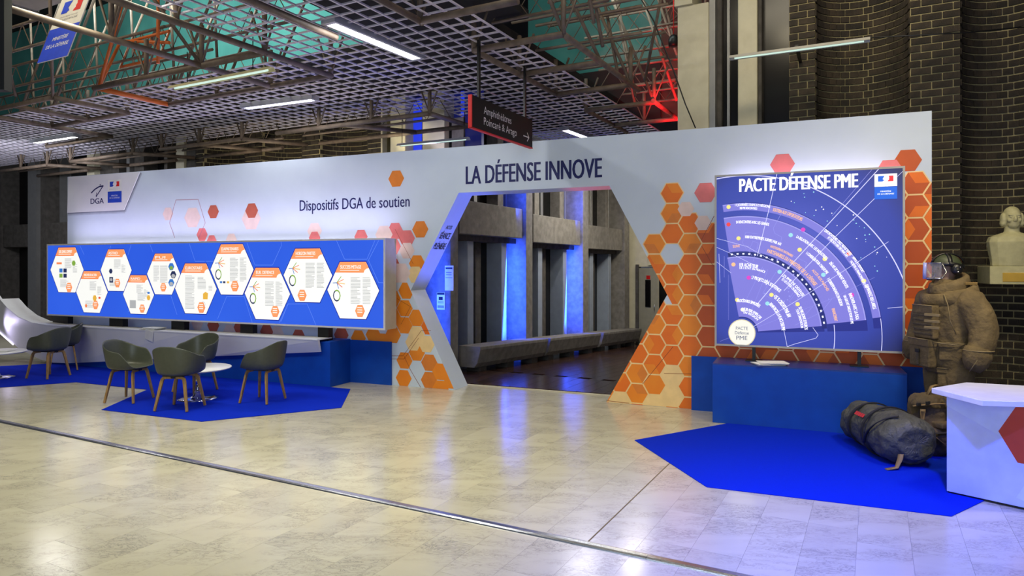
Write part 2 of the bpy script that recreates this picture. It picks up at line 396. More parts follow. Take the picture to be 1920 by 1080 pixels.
for i in range(18):
    for j in range(14):
        b = 9.9+.6*j+(.3 if i % 2 else 0)
        if b > 18: continue
        share('floor_board', pm, cf, (-2.6-.2*i, b, ramp(b)-.001), (-sl, 0, 0))
M['fin'] = mat('pale_grey_fin', RGB(142, 152, 168), .6)
# the same floor runs up to the back of the exhibition wall, over the marble, behind a pale threshold
n0, n1 = [RF.loc(WF.wld(x, .46)) for x in (-6.75, -2.55)]
MB().prism([n0, n1, (n1[0], 9.62), (n0[0], 9.62)], .0008, .003, 'z').build('subfloor', M['dark'], cf)
for i in range(30):
    x = n0[0]+.1+.2*i
    if x > n1[0]-.1: break
    bn = n0[1]+(n1[1]-n0[1])*(x+.1-n0[0])/(n1[0]-n0[0])+.004
    L_ = (9.6-bn)/2
    for j in range(2): share('floor_board', pm, cf, (x, bn+L_*(j+.5), .018), (0, 0, 0), (1, L_/.6, 1))
c0, c1 = WF.wld(-6.75, .435), WF.wld(-2.55, .435)
th = MB().box(-6.75, -2.55, .43, .458, .0005, .012).build('trim_3', M['creamwall']); th.location = (4.508, 7.24, 0); th.rotation_euler = (0, 0, math.radians(-22.8)); struct(th, 'pale threshold strip behind the arch')
# corridor window wall on its left: lintels, fins, pillars, low concrete benches
cw = sroot('wall_corridor', rz=-RM, label='concrete framed glass wall along the corridor')
xw = -6.0
def cwx(u):                                           # depth b along the corridor wall at photo column u
    k = (u-CX)/FPX; Y = 6.0/(math.sin(RM)-k*math.cos(RM)); return k*Y*math.sin(RM)+Y*math.cos(RM)
MB().box(xw-.5, xw-.44, 9.7, 18.2, -.6, 4.3).build('glass_pane', M['wglass'], cw)
cols = [(cwx(833), cwx(848)), (cwx(976), cwx(990)), (cwx(1084), cwx(1095)), (cwx(1163), cwx(1178))]
for i, (b0, b1) in enumerate(cols):
    MB().box(xw-.45, xw+.12, b0, b0+.22+.06*i, -.6, 4.3 if i else 3.15).build('pillar', M['concrete'], cw, .01)
seq = [(cols[0][1], cols[1][0]), (cols[1][1], cols[2][0]), (cols[2][1], cols[3][0])]
for i, (b0, b1) in enumerate(seq):
    zt = 2.83-.06*i
    MB().box(xw-.42, xw+.06, b0+.12, b1-.02, zt-.56, zt).build('lintel', M['concrete'], cw, .012)
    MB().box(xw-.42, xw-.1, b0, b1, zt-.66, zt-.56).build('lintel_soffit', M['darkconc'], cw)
    n = 2
    for k in range(n):
        bb = b0+(b1-b0)*(k+.55)/n
        MB().box(xw-.45, xw-.12, bb, bb+.2, -.5, zt-.5).build('fin', M['fin'], cw, .01)
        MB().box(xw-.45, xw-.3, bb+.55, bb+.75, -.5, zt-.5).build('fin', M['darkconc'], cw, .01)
        MB().box(xw-.45, xw-.2, bb, bb+.22, zt, 4.3).build('fin', M['concrete'], cw, .01)
        MB().box(xw-.45, xw-.3, bb+.5, bb+.62, zt, 4.3).build('fin', M['alu'], cw, .01)
for i, (b0, b1) in enumerate([(cwx(855), cwx(992)), (cwx(993), cwx(1095)), (cwx(1098), cwx(1175))]):
    t = thing('concrete_bench', ['low concrete bench nearest the arch, under the first blue bay', 'low concrete bench under the second blue bay, between two others', 'low concrete bench farthest down the corridor, by the open door'][i], 'bench', room(6, 0), -RM)
    bm = (b0+b1)/2; zf = ramp(bm)
    p = [(0, .12), (.3, .12), (.36, .2), (.42, .42), (.42, .47), (0, .47)]
    MB().loft([[(x+.02, b, z+ramp(b)-.02) for x, z in p] for b in (b0+.04, b1-.04)], 0, False).build('bench_body', M['concrete'], t, .01)
    for q in (b0+.35, bm, b1-.35):
        MB().box(.06, .3, q-.12, q+.12, ramp(q)-.05, ramp(q)+.14).build('bench_foot', M['darkconc'], t)
# end wall, open door
ew = sroot('wall_corridor_end', rz=-RM, label='pale end wall of the corridor')
MB().prism([(-6.4, -.6), (-5.78, -.6), (-5.78, 1.72), (-4.4, 1.72), (-4.4, -.6), (-1.0, -.6), (-1.0, 4.3), (-6.4, 4.3)], 18.2, 18.35, 'y').build('wall_panel', M['creamwall'], ew)
MB().box(-5.7, -4.5, 19.2, 19.3, -.6, 2).build('dark_room_back', M['dark'], ew)
MB().box(-5.86, -5.78, 18.12, 18.36, -.45, 1.78).build('door_jamb', M['darkconc'], ew)
MB().box(-5.5, -4.2, 18.14, 18.2, 1.76, 2.35).build('transom_panel', M['creamwall'], ew)
dl = sroot('door_1', room(5.76, 18.1), -RM+math.radians(-28), 'open grey-beige door with a narrow window at the corridor end')
MB().prism([(0, -.44), (.72, -.44), (.72, 1.68), (0, 1.68)], 0, .05, 'y').build('door_leaf', M['doorpaint'], dl, .004)
MB().box(.26, .46, -.012, .0, .62, 1.36).build('window_frame', M['black'], dl)
MB().box(.29, .43, -.016, -.01, .65, 1.33).build('pane', M['wglass'], dl)
MB().box(.30, .44, -.008, 0, 1.38, 1.48).build('red_plate', M['signred'], dl)
MB().tube([(.64, -.05, .55), (.64, -.05, .70)], .012).build('handle', M['steel'], dl)
rw = sroot('wall_corridor_right', rz=-RM, label='dark right wall of the corridor')
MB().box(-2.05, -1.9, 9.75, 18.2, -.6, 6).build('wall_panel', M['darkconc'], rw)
# paper notices on the first corridor pillar
def notice(name, lab, u0, v0, u1, v1, lines, head=None):
    # hung on the near face of the first pillar, facing the hall
    b = cols[0][0]-.012
    x0, z1 = RF.px(u0, v0, b); x1, z0 = RF.px(u1, v1, b)
    t = thing(name, lab, 'notice', room(-x0, b, z0), -RM)
    w, h = x1-x0, z1-z0
    MB().box(0, w, 0, .006, 0, h).build('sheet', M['paper'], t)
    p = MB()
    for (fx0, fz0, fx1, fz1, mi) in lines: p.flat([(w*fx0, h*fz0), (w*fx1, h*fz0), (w*fx1, h*fz1), (w*fx0, h*fz1)], -.002, mi)
    p.build('printed_lines', [M['black'], M['greyline'], M['signblack']], t)
# ------------------------------------------------------------------ brick wall with round niches, glazed bays
wb = sroot('wall_back', rz=-RM, label='dark brown brick wall with rounded niches and glazed bays')
BW = 9.6
X = lambda u: RF.px(u, 500, BW)[0]
brick_p = MB().box(-.104, .104, -.02, .02, -.037, .037).mesh('brick', M['brick'])
brick_n = MB().box(-.051, .051, -.02, .02, -.037, .037).mesh('brick', M['brick'])
BR = []
CH = .0925
def pilaster(u0, u1, z0, z1, near):
    x0, x1 = X(u0), X(u1)
    MB().box(x0, x1, BW, BW+.7, z0, z1).build('pilaster', M['mortar'], wb)
    for r in range(int((z1-z0)/CH)):
        z = z0+CH*(r+.5); x = x0-(.11 if r % 2 else 0)
        while x < x1-.01:
            xa, xb = max(x+.006, x0), min(x+.214, x1)
            if xb-xa > .05: BR.append(((xa+xb)/2, BW, z, 0, (xb-xa)/.208, near, 0))
            x += .22
def niche(u0, u1, z0, z1, near, depth=.5):
    x0, x1 = X(u0), X(u1); xc, hw = (x0+x1)/2, (x1-x0)/2
    n = 24; P = [(xc-hw*math.cos(math.pi*i/n), BW+.02+depth*math.sin(math.pi*i/n)) for i in range(n+1)]
    MB().loft([[(p[0], p[1], z) for p in P]+[(x1, BW+depth+.25, z), (x0, BW+depth+.25, z)] for z in (z0, z1)], 0, False).build('niche', M['mortar'], wb)
    # arc length table
    L = [0]; fine = [(xc-hw*math.cos(math.pi*i/200), BW+.02+depth*math.sin(math.pi*i/200)) for i in range(201)]
    for p, q in zip(fine, fine[1:]): L.append(L[-1]+math.hypot(q[0]-p[0], q[1]-p[1]))
    for r in range(int((z1-z0)/CH)):
        z = z0+CH*(r+.5); s = .03+(.057 if r % 2 else 0)
        while s < L[-1]-.03:
            k = min(199, next(i for i in range(201) if L[i] >= s)); p, q = fine[max(0, k-1)], fine[k+1]
            ang = math.atan2(q[1]-p[1], q[0]-p[0])
            BR.append((fine[k][0], fine[k][1], z, ang, 1, near, 1)); s += .114
for u0, u1 in ((1480, 1528), (1707, 1800), (1985, 2070)): pilaster(u0, u1, 0, 6.6, True)
for u0, u1 in ((1528, 1707), (1800, 1985)): niche(u0, u1, 0, 6.6, True)
for u0, u1 in ((368, 383), (460, 492), (567, 600), (690, 716)): pilaster(u0, u1, 2.4, 4.9, False)
for u0, u1 in ((383, 460), (492, 567), (600, 690)): niche(u0, u1, 2.4, 4.9, False)
MB().box(X(345), X(716), BW+.7, BW+.8, 0, 4.9).build('wall_core', M['darkconc'], wb)
MB().box(X(1480), 4.2, BW+.78, BW+.9, 0, 6.6).build('wall_core', M['darkconc'], wb)
def top_line(u): return 331-.076*(u-128)
def key(bk):
    w = room(-bk[0], bk[1], bk[2]); u, v = proj(w)
    ok = bk[5] and u < 1925 and v > -8 and (v < top_line(u)-2 or (u > 1752 and v < 720)) and not (1705 < u < 1870 and v > 500)
    return (0 if ok else 1, w.y)
BR.sort(key=key); far = MB()
Rz = lambda a: Matrix.Rotation(a, 4, 'Z')
for n, bk in enumerate(BR):
    x, y, z, ang, s, near, ty = bk
    if n < 298: share('brick', brick_n if ty else brick_p, wb, (x, y+random.uniform(-.004, .004), z), (0, 0, ang), (s, 1, 1))
    else:
        w = .051 if ty else .104*s; c, sn = math.cos(ang), math.sin(ang); d = .02+random.uniform(0, .004)
        vv = [(x+c*dx-sn*dy, y+sn*dx+c*dy, z+dz) for dz in (-.037, .037) for dx, dy in ((-w, -d), (w, -d), (w, 0), (-w, 0))]
        far.add(vv, [(0, 1, 5, 4), (0, 4, 7, 3), (1, 2, 6, 5), (4, 5, 6, 7), (0, 3, 2, 1)])
stuff(far.build('brick_courses', M['brick'], wb))
M['glowblue'] = glow('blue_glow_glazing', RGB(36, 60, 225), .85); M['glownavy'] = glow('navy_glow_glazing', RGB(20, 26, 96), .6)
def wbox(name, u0, u1, z0, z1, m, y0=0, y1=.2, bev=0): return MB().box(X(u0), X(u1), BW+y0, BW+y1, z0, z1).build(name, M[m], wb, bev)
# right jamb of the corridor opening: cream piers and glazing between
wbox('pier', 1272, 1330, 0, 5.42, 'creamwall', -.05, .5, .01); wbox('pier_cap', 1268, 1301, 5.42, 5.8, 'creamwall', -.1, .5)
wbox('pier', 1330, 1341, 0, 6.6, 'alu', .0, .3); wbox('glass_pane', 1341, 1384, 0, 6.6, 'wglass', .25, .3)
wbox('glazing_bar', 1358, 1363, 0, 6.6, 'alu', .2, .27)
wbox('pier', 1384, 1420, 0, 6.6, 'creamwall', -.02, .4, .01)
wbox('glass_pane', 1420, 1482, 0, 6.6, 'wglass', .22, .3); wbox('glazing_bar', 1421, 1427, 0, 6.6, 'darkconc', .05, .24)
# left jamb, mirrored; blue light falling here is put into the panes as glow
wbox('pier', 733, 761, 0, 5, 'creamwall', -.02, .4, .01); wbox('pier', 795, 836, 0, 5, 'creamwall', -.05, .5, .01)
wbox('glow_pane', 761, 776, 0, 5, 'glowblue', .22, .3); wbox('glass_pane', 776, 795, 0, 5, 'glownavy', .24, .3); wbox('glow_pane', 838, 852, 3.3, 5, 'glownavy', .22, .3); wbox('glow_pane', 852, 858, 3.3, 5, 'glowblue', .2, .3); wbox('glass_pane', 858, 890, 3.3, 5, 'glownavy', .22, .3)
wbox('glazing_bar', 716, 719, 0, 5, 'creamwall', -.03, .1); wbox('glass_pane', 719, 733, 0, 5, 'wglass', .2, .3)
# glazed bays far left, with a concrete spandrel
wbox('glass_pane', -60, 366, 0, 4.6, 'wglass', .45, .5)
for u0, u1, m, y0 in ((60, 76, 'alu', -.1), (76, 86, 'darkconc', .0), (96, 99, 'alu', .2), (-30, 2, 'darkconc', 0), (163, 177, 'creamwall', 0), (180, 215, 'darkconc', .1), (237, 243, 'alu', 0), (244, 262, 'darkconc', .1), (330, 345, 'creamwall', 0), (346, 368, 'darkconc', .05), (300, 306, 'darkconc', .1), (38, 54, 'darkconc', .3)):
    wbox('mullion', u0, u1, 0, 4.6, m, y0, .5)
for u0, u1 in ((-20, 59), (77, 330)):
    wbox('spandrel', u0, u1, 2.25, 2.85, 'darkconc', .05, .5, .01)
wbox('radiator_cover', -20, 60, 0, .55, 'creamwall', .1, .4)
# ------------------------------------------------------------------ roof, upper walls
rf = MB().box(-26, 8, -3, 20, 8.6, 8.8).build('roof', M['dark']); rf.rotation_euler = (0, 0, -RM); struct(rf, 'dark roof deck high above the lattice ceiling')
for nm, x0, x1, y0, y1, z0, z1, m in (('wall_upper_left', -26, -6.2, 10.5, 10.7, 5.6, 8.6, 'teal'), ('wall_upper_right', -6.4, -3.57, 12.6, 12.8, 5.6, 8.6, 'teal'), ('wall_soffit_right', -6.4, -3.57, 12.55, 12.8, 4.55, 5.6, 'dark'), ('wall_soffit_left', -26, -6.2, 10.4, 10.8, 4.6, 5.6, 'soffit'), ('wall_upper_end', -3.57, -1.0, 12.6, 12.9, 4.55, 8.6, 'soffit'), ('ceiling_void_left', -20.6, -4.2, 7.3, 10.35, 4.75, 4.85, 'dark'), ('ceiling_void_near', -5.7, -3.7, 3.4, 7.3, 4.75, 4.85, 'dark'), ('ceiling_void_corridor', -6.3, -4.2, 10.35, 12.55, 4.75, 4.85, 'dark'), ('ceiling_void_end', -6.3, -2.0, 12.9, 18.2, 4.9, 5.0, 'dark')):
    o = MB().box(x0, x1, y0, y1, z0, z1).build(nm, M[m]); o.rotation_euler = (0, 0, -RM); struct(o)  # ceiling sheets above the lattice are added dark, for its black void
# ------------------------------------------------------------------ lattice ceiling
ce = sroot('ceiling', rz=-RM, label='grey open lattice ceiling of square cells')
REG = [(3.61, 20.41, 6.83, 9.03), (3.61, 6.21, 2.83, 6.83), (6.21, 20.41, 6.03, 6.83), (3.61, 6.21, 9.03, 11.43), (3.61, 6.21, 11.43, 17.03)]
ZL, CS = 4.30, .2
def intervals(val, ax):
    iv = sorted((r[2], r[3]) if ax == 'a' else (r[0], r[1]) for r in REG if (r[0]-.01 <= val <= r[1]+.01 if ax == 'a' else r[2]-.01 <= val <= r[3]+.01))
    out = []
    for p, q in iv:
        if out and p <= out[-1][1]+.01: out[-1][1] = max(q, out[-1][1])
        else: out.append([p, q])
    return out
sm_a = MB().box(-.01, .01, -.5, .5, 0, .016).mesh('slat', M['lattice']); sm_b = MB().box(-.5, .5, -.01, .01, .0, .016).mesh('slat', M['lattice'])
k = 0
while 2.4+CS*k < 20.6:
    a = 2.41+CS*k
    for p, q in intervals(a, 'a'): share('slat', sm_a, ce, (-a, (p+q)/2, ZL), (0, 0, 0), (1, q-p, 1))
    k += 1
k = 0
while 2.8+CS*k < 17.1:
    b = 2.83+CS*k
    for p, q in intervals(b, 'b'): share('slat', sm_b, ce, (-(p+q)/2, b, ZL+.002), (0, 0, 0), (q-p, 1, 1))
    k += 1
# ------------------------------------------------------------------ tubular roof trusses (module 1.1 m)
def truss(label, segs, posts=(), rakes=(), girder=None, z=4.22, m='tube'):
    r = sroot('roof_truss', rz=-RM, label=label)
    for (a0, b0, a1, b1) in segs: MB().tube([(-a0, b0, z), (-a1, b1, z)], .036, 10).build('tube', M[m], r)
    for (a, b) in posts:
        MB().tube([(-a, b, z), (-a, b, z+.5)], .03, 8).build('post', M[m], r)
        MB().tube([(-a-.2, b-.02, z+.5), (-a, b, z), (-a+.2, b+.02, z+.5)], .016, 6).build('brace', M[m], r)
    for (a0, b0, z0, a1, b1, z1) in rakes: MB().tube([(-a0, b0, z0), (-a1, b1, z1)], .022, 8).build('raking_tube', M[m], r)
    if girder:
        for (a0, b0, a1, b1, zz) in girder:
            p0, p1 = Vector((-a0, b0, zz)), Vector((-a1, b1, zz)); up = Vector((0, 0, .34))
            MB().tube([p0, p1], .02, 6).build('chord', M[m], r); MB().tube([p0+up, p1+up], .02, 6).build('chord', M[m], r)
            n = max(2, int((p1-p0).length/.22)); pts = [p0.lerp(p1, i/n)+(up if i % 2 else Vector()) for i in range(n+1)]
            MB().tube(pts, .009, 4, up=(.3, .5, .2)).build('web', M[m], r)
A_ = [2.93+1.1*i for i in range(16)]; Bn = [4.4, 5.52, 6.6, 7.72, 8.85, 10.0, 11.3]
for i_, (b_, z_) in enumerate(((5.9, 4.7), (6.35, 4.45), (7.0, 4.6))): truss('thin lattice girders in the open roof at the upper left', [], [], [], [(14.5, b_, 8.6-.4*i_, b_, z_)])
truss('raking tubes in front of the teal wall, upper left', [], [], [(8.0+1.1*i, 7.2, 4.4, 7.45+1.1*i, 7.9, 6.9) for i in range(7)]+[(8.3+1.1*i, 7.4, 4.5, 8.5+1.1*i, 7.4, 7.2) for i in range(7)]+[(9.1+1.1*i, 6.4, 4.3, 8.1+1.1*i, 6.7, 6.6) for i in range(5)])
truss('long brown tube crossing high over the left, in front of the hanging banner', [(7.33, 2.6, 7.33, 6.62)], [(7.33, 5.52), (7.33, 4.4)], [(7.33, 5.52, 4.22, 7.88, 4.9, 5.4), (7.33, 4.4, 4.22, 7.88, 4.9, 5.4)])
truss('long brown tube over the lattice, right of the hanging banner', [(6.23, 2.6, 6.23, 6.62)], [(6.23, 6.6), (6.23, 5.52), (6.23, 4.4)])
truss('brown tube frame edge running beside the yellow strip light', [(9.53, 6.6, 6.23, 6.6)], [(9.5, 6.6), (8.43, 6.6), (7.33, 6.6)])
truss('brown tube between the orange tower and the strip light', [(9.6, 5.52, 6.2, 5.52)], [(8.43, 5.52)], [], [(9.5, 6.0, 6.3, 6.0, 4.75)])
truss('orange painted raking truss in the upper left', [(9.53, 5.52, 9.53, 6.6)], [], [(9.53, 5.55, 4.25, 8.9, 5.55, 5.5), (9.53, 5.55, 4.25, 9.6, 5.9, 5.0), (8.6, 5.8, 4.5, 8.6, 5.8, 6.2), (9.6, 5.9, 5.0, 8.5, 5.9, 4.8)], [(9.6, 5.9, 8.5, 5.9, 4.62)], m='tubeorange')
truss('brown tube frame at the far left edge', [(12.9, 5.52, 10.63, 5.52), (10.63, 5.52, 10.63, 6.66)], [(10.63, 6.64), (11.73, 6.64)], [(10.63, 5.52, 4.22, 9.9, 5.1, 5.6), (11.4, 5.4, 4.3, 11.0, 4.9, 5.6), (11.9, 5.4, 4.3, 11.2, 4.9, 5.6)], [(12.9, 5.0, 9.7, 5.0, 4.75), (12.9, 4.5, 9.7, 4.5, 5.2)])
truss('brown tube frame below it along the lattice edge, far left', [(12.9, 6.66, 10.63, 6.66), (12.85, 6.66, 12.85, 5.5), (11.73, 6.66, 11.73, 5.5)], [(12.85, 6.66)], [(13.6, 5.6, 4.3, 13.0, 5.2, 5.8), (14.4, 5.6, 4.3, 13.6, 5.2, 5.8)])
truss('short brown tubes at the outermost left of the ceiling', [(15.1, 7.72, 12.85, 7.72), (12.85, 7.72, 12.85, 6.66)], [(14, 7.72), (15.1, 7.72)])
truss('brown tubes at the top centre over the long ceiling lamp', [(5.13, 2.6, 5.13, 5.52), (4.05, 3.0, 4.05, 5.6)], [(4.05, 5.56)], [], [(6.1, 4.9, 3.0, 4.9, 4.7)])
truss('brown tube bay right of the ceiling lamp, open to the roof', [(4.05, 5.56, 2.93, 5.56), (4.05, 6.6, 2.93, 6.6), (2.93, 6.6, 2.93, 9.2)], [(4.05, 6.6), (2.93, 6.6)], [(2.93, 6.62, 4.22, 3.4, 6.4, 5.5), (2.93, 7.72, 4.22, 3.5, 7.4, 5.6)], [(4.1, 6.1, 2.5, 6.1, 4.7), (4.1, 7.1, 2.6, 7.1, 4.7)])
truss('brown tube bay beside the hanging sign', [(4.05, 6.6, 4.05, 9.0), (4.05, 7.72, 2.93, 7.72), (4.05, 8.87, 2.93, 8.87)], [(4.05, 7.72), (4.05, 8.85), (2.93, 8.85)], [(2.93, 8.87, 4.22, 3.55, 8.6, 5.8), (2.3, 8.6, 5.9, 2.9, 9.4, 4.4)], [(4.1, 8.3, 2.6, 8.3, 4.7), (4.1, 9.4, 2.6, 9.4, 4.7), (4.1, 8.3, 2.6, 8.3, 5.5)])
for i_, (b_, z_) in enumerate(((5.9, 5.3), (6.9, 5.3), (7.7, 4.9), (8.8, 5.2), (10.2, 5.1), (10.8, 5.6))): truss('thin lattice girders in the open roof at the upper right', [], [], [(2.5+.2*i_, b_, 4.4, 3.0+.2*i_, b_+.3, 6.6)], [(4.15, b_, 2.4, b_, z_)])
truss('brown tube bay nearest the cream pier', [(4.05, 10.0, 2.93, 10.0), (4.05, 10.0, 4.05, 11.3), (2.93, 9.9, 2.93, 11.2)], [(4.05, 10.0), (2.93, 9.95)], [(2.93, 9.95, 4.22, 3.55, 9.7, 5.9), (2.7, 10.4, 4.3, 3.2, 10.1, 6.0), (2.55, 10.9, 4.3, 3.05, 10.6, 6.0)], [(4.1, 10.7, 2.5, 10.7, 4.7)])
truss('brown tube frame lit red by a coloured lamp, next to the cream pier', [(4.05, 11.3, 2.5, 11.3), (4.05, 11.3, 4.05, 12.0)], [(3.5, 11.3)], [(2.7, 11.3, 4.3, 3.1, 11.0, 6.3), (2.5, 11.6, 4.3, 2.4, 11.0, 6.6)], [(4.1, 11.5, 2.5, 11.5, 4.6), (4.1, 11.9, 2.5, 11.9, 4.9), (3.3, 12.2, 2.4, 11.2, 6.2)])
Z2 = 4.0
truss('lower tube frame far left above the white wall', [(15.3, 8.3, 13.1, 8.3), (15.3, 9.25, 13.1, 9.25), (13.1, 8.3, 12.5, 9.25), (15.3, 8.3, 14.7, 9.25)], [(13.1, 8.3), (15.3, 8.3)], [], [(15.3, 8.75, 12.4, 8.75, 4.05)], z=Z2)
truss('lower tube frame at the left above the logo panel', [(12.2, 8.27, 9.9, 8.27), (12.2, 9.25, 9.95, 9.25), (9.9, 8.27, 9.3, 9.25), (11.05, 8.27, 10.5, 9.25)], [(9.9, 8.27), (11.05, 8.27), (12.15, 8.27)], [], [(12.2, 8.75, 9.4, 8.75, 4.05)], z=Z2)
truss('lower tube frame in the middle above the white wall', [(8.97, 8.2, 5.8, 8.2), (9.0, 9.25, 5.8, 9.25), (7.5, 8.2, 6.8, 9.25), (5.8, 8.2, 5.75, 9.3)], [(8.0, 8.2), (6.9, 8.2), (5.8, 8.2)], [], [(8.9, 8.75, 5.8, 8.75, 4.05)], z=Z2)
truss('lower tube frame at the left edge of the picture', [(18.5, 8.35, 16.3, 8.35), (18.5, 9.25, 16.3, 9.25), (16.3, 8.35, 15.8, 9.25)], [(16.3, 8.35), (17.4, 8.35)], [], [(18.5, 8.8, 16.0, 8.8, 4.05)], z=Z2)
# ------------------------------------------------------------------ exhibition wall with the hexagonal archway
WR = math.radians(-22.8)
wall = thing('exhibition_wall', 'long white printed exhibition wall with a hexagonal archway and orange honeycomb', 'display wall', (4.508, 7.24, 0), WR)
ARCH = [(-5.768, 0), (-6.48, 1.39), (-5.70, 2.77), (-3.54, 2.77), (-2.81, 1.39), (-3.58, 0)]
WT = 3.413
MB().prism([(-13.93, 0)]+ARCH+[(0, 0), (0, WT), (-13.93, WT)], 0, .42, 'y').build('wall_panel', M['wallprint'], wall)
# folded corner panel carrying the two emblems, upper left
cp = [WF.px(*q, -.012) for q in ((128, 332), (262, 322), (232, 394), (126, 399))]
MB().prism(cp, -.012, -.002, 'y').build('corner_panel', M['white'], wall)
ce_ = MB(); q3, q2, q1 = cp[3], cp[2], cp[1]                # drop shadow of the flap, painted as graded grey strips
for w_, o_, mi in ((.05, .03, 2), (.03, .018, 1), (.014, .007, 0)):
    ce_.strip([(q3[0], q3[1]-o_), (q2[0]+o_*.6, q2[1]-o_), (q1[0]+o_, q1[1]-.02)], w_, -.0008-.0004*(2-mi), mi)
ce_.build('edge_shadow_print', [mat('shadow_grey', RGB(120, 124, 140), .5), mat('shadow_grey_pale', RGB(156, 164, 180), .5), mat('shadow_grey_faint', RGB(184, 194, 210), .5)], wall)
HP = [M[k] for k in ('orange', 'orange2', 'amber', 'cream', 'pale', 'rose', 'rust', 'white', 'line', 'wline', 'pinkline', 'orange3')]
(OR, OR2, AM, CR, PA, RO, RU, WH, LN, WL, PL, OR3) = range(12)
hx = MB(); YP = -.0015
R0 = .1443; RD = .1345
def keep(poly, p, q, ref):
    left = (q[0]-p[0])*(ref[1]-p[1])-(q[1]-p[1])*(ref[0]-p[0]) > 0
    return clip(poly, p, q) if left else clip(poly, q, p)
def archclip(poly):
    cx = sum(p[0] for p in poly)/len(poly); cz = sum(p[1] for p in poly)/len(poly)
    if cx > -4.66: poly = keep(poly, (-3.54, 2.77), (-2.81, 1.39), (0, 3)) if cz > 1.39 else keep(poly, (-2.81, 1.39), (-3.58, 0), (0, 0))
    else: poly = keep(poly, (-5.70, 2.77), (-6.48, 1.39), (-13, 3)) if cz > 1.39 else keep(poly, (-6.48, 1.39), (-5.768, 0), (-13, 0))
    return cliprect(poly, -13.92, -.001, .002, WT) if len(poly) > 2 else poly
layer = [0]
def put(poly, mi):
    poly = archclip(poly)
    if len(poly) > 2: layer[0] += 1; hx.flat(poly, YP-layer[0]*2e-6, mi)
def hexpx(u, v, mi, R=RD, ry=None):
    x, z = WF.px(u, v, 0); put(hexa(x, z, R, ry), mi)
# honeycomb right of the arch: collected first, cream backing laid under it
BK = []; LATE = []
def back(u, v):
    x, z = WF.px(u, v, 0); BK.append((x, z))
gx, gz = WF.px(1260, 362)
gz0 = gz
rng = random.Random(5)
for i in range(-6, 18):
    x = gx+.2165*i
    if x > .2: break
    # first row of each column
    first = {0: 0, 1: 2-.5, 2: 2, -1: 2.5, -2: 4, -3: 5.5, -4: 8}.get(i, 3 if i < 10 else None)
    if first is None: first = 0 if i < 13 else -.0
    odd = i % 2
    for j in range(0, 15):
        r = j+(.5 if odd else 0)
        if r < first: continue
        if i == 0 and j == 3: continue
        z = gz0-.25*r
        if z < -.14: continue
        BK.append((x, z))
        mi = rng.choice((OR, OR2, OR2)) if x < -2.35 else OR3
        if (i, j) in ((0, 9), (0, 10)): mi = CR
        if i in (-1, -3) and z < .1: mi = CR
        if x < -4 : continue
        LATE.append((hexa(x, z, RD), mi))
        if mi != CR and rng.random() < .55:            # faint inner facets
            k = rng.randrange(6); c6 = hexa(x, z, RD*.98)
            LATE.append(([(x, z), c6[k], c6[(k+1) % 6], c6[(k+2) % 6]], {OR: AM, OR2: OR}.get(mi, OR2)))
for x, z in BK: put(hexa(x, z, R0*1.03), CR)
for q, mi in LATE: put(q, mi)
# cream backing tone between the cells near the floor
for u, v, mi in ((1323, 361, RO), (1467, 308, RO), (1702, 301, OR3), (1668, 320, RO)): hexpx(u, v, mi)
for u, v in ((1286, 392), (1318, 418)):
    hexpx(u, v, PA, .1)
# cells between the light box and the arch, and under the light box
for u, v, mi in ((743, 335, AM), (788, 430, AM), (741, 433, RO), (763, 447, RO), (782, 494, OR), (737, 462, RO), (737, 500, RU), (762, 545, OR), (759, 578, OR), (758.5, 610, OR), (781.5, 596, OR), (737, 594, OR), (737, 560, OR),
                 (805, 612, OR2), (737, 628, OR), (781.7, 661, OR), (758.5, 676, OR), (757, 709, OR), (805, 680, AM), (804.5, 713, AM), (826, 697, OR), (826, 729, OR), (848, 713, OR), (779, 515, CR), (781, 627, CR), (800, 645, CR), (775, 642, CR),
                 (700, 628, OR), (672, 634, OR), (715, 640, OR), (640, 628, RU), (560, 632, RU), (520, 626, PA), (500, 622, RU), (450, 614, RU), (430, 622, PA), (400, 610, RU), (370, 606, PA), (345, 604, RU)): hexpx(u, v, mi)
for u, v, mi, R in ((720, 440, PA, .15), (763, 470, PA, .13), (752, 512, PA, .16), (361, 408, PA, .19), (471, 410, PA, .2), (315, 401, PA, .125), (400, 397, RU, .125), (472, 395, RU, .135), (379, 440, RO, .125), (397, 452, RO, .11), (434, 450, PA, .12), (590, 433, PA, .14), (590, 446, RO, .11), (677, 444, RO, .12)): hexpx(u, v, mi, R)
def seg(pts, w, mi, y=YP-.0015):
    hx.strip([WF.px(*p) for p in pts], w, y, mi)
seg([(330, 375), (372, 374), (385, 418), (373, 446)], .008, PL); seg([(330, 375), (318, 418), (328, 446)], .008, PL)
seg([(733, 667), (756, 667), (790, 620), (808, 620)], .006, LN); seg([(733, 673), (758, 673), (785, 634)], .006, LN); seg([(758, 668), (770, 694), (790, 728)], .006, LN)
seg([(752, 608), (770, 575), (745, 560)], .005, LN); seg([(741, 430), (775, 495)], .005, LN)
seg([(1339, 405), (1315, 450)], .006, LN); seg([(1316, 462), (1338, 500)], .006, LN); seg([(1245, 700), (1339, 702)], .006, LN); seg([(1205, 720), (1262, 650)], .006, LN); seg([(1137, 751), (1180, 756)], .006, LN)
hx.build('hexagon_print', HP, wall)
# lettering
NV = [M['navy']]
tx = MB()
x0, z0 = WF.px(874, 345.5); x1, z1 = WF.px(1128, 332.5)
text(tx, 'LA DÉFENSE INNOVE', x0, z0, x1-x0, .247, YP, bold=.025)
tx.build('title_lettering', NV, wall)
x0, z0 = WF.px(562, 395.5); x1, z1 = WF.px(768, 386.5)
tx = MB(); text(tx, 'Dispositifs DGA de soutien', x0, z0, x1-x0, .165, YP, bold=.012); tx.build('subtitle_lettering', NV, wall)
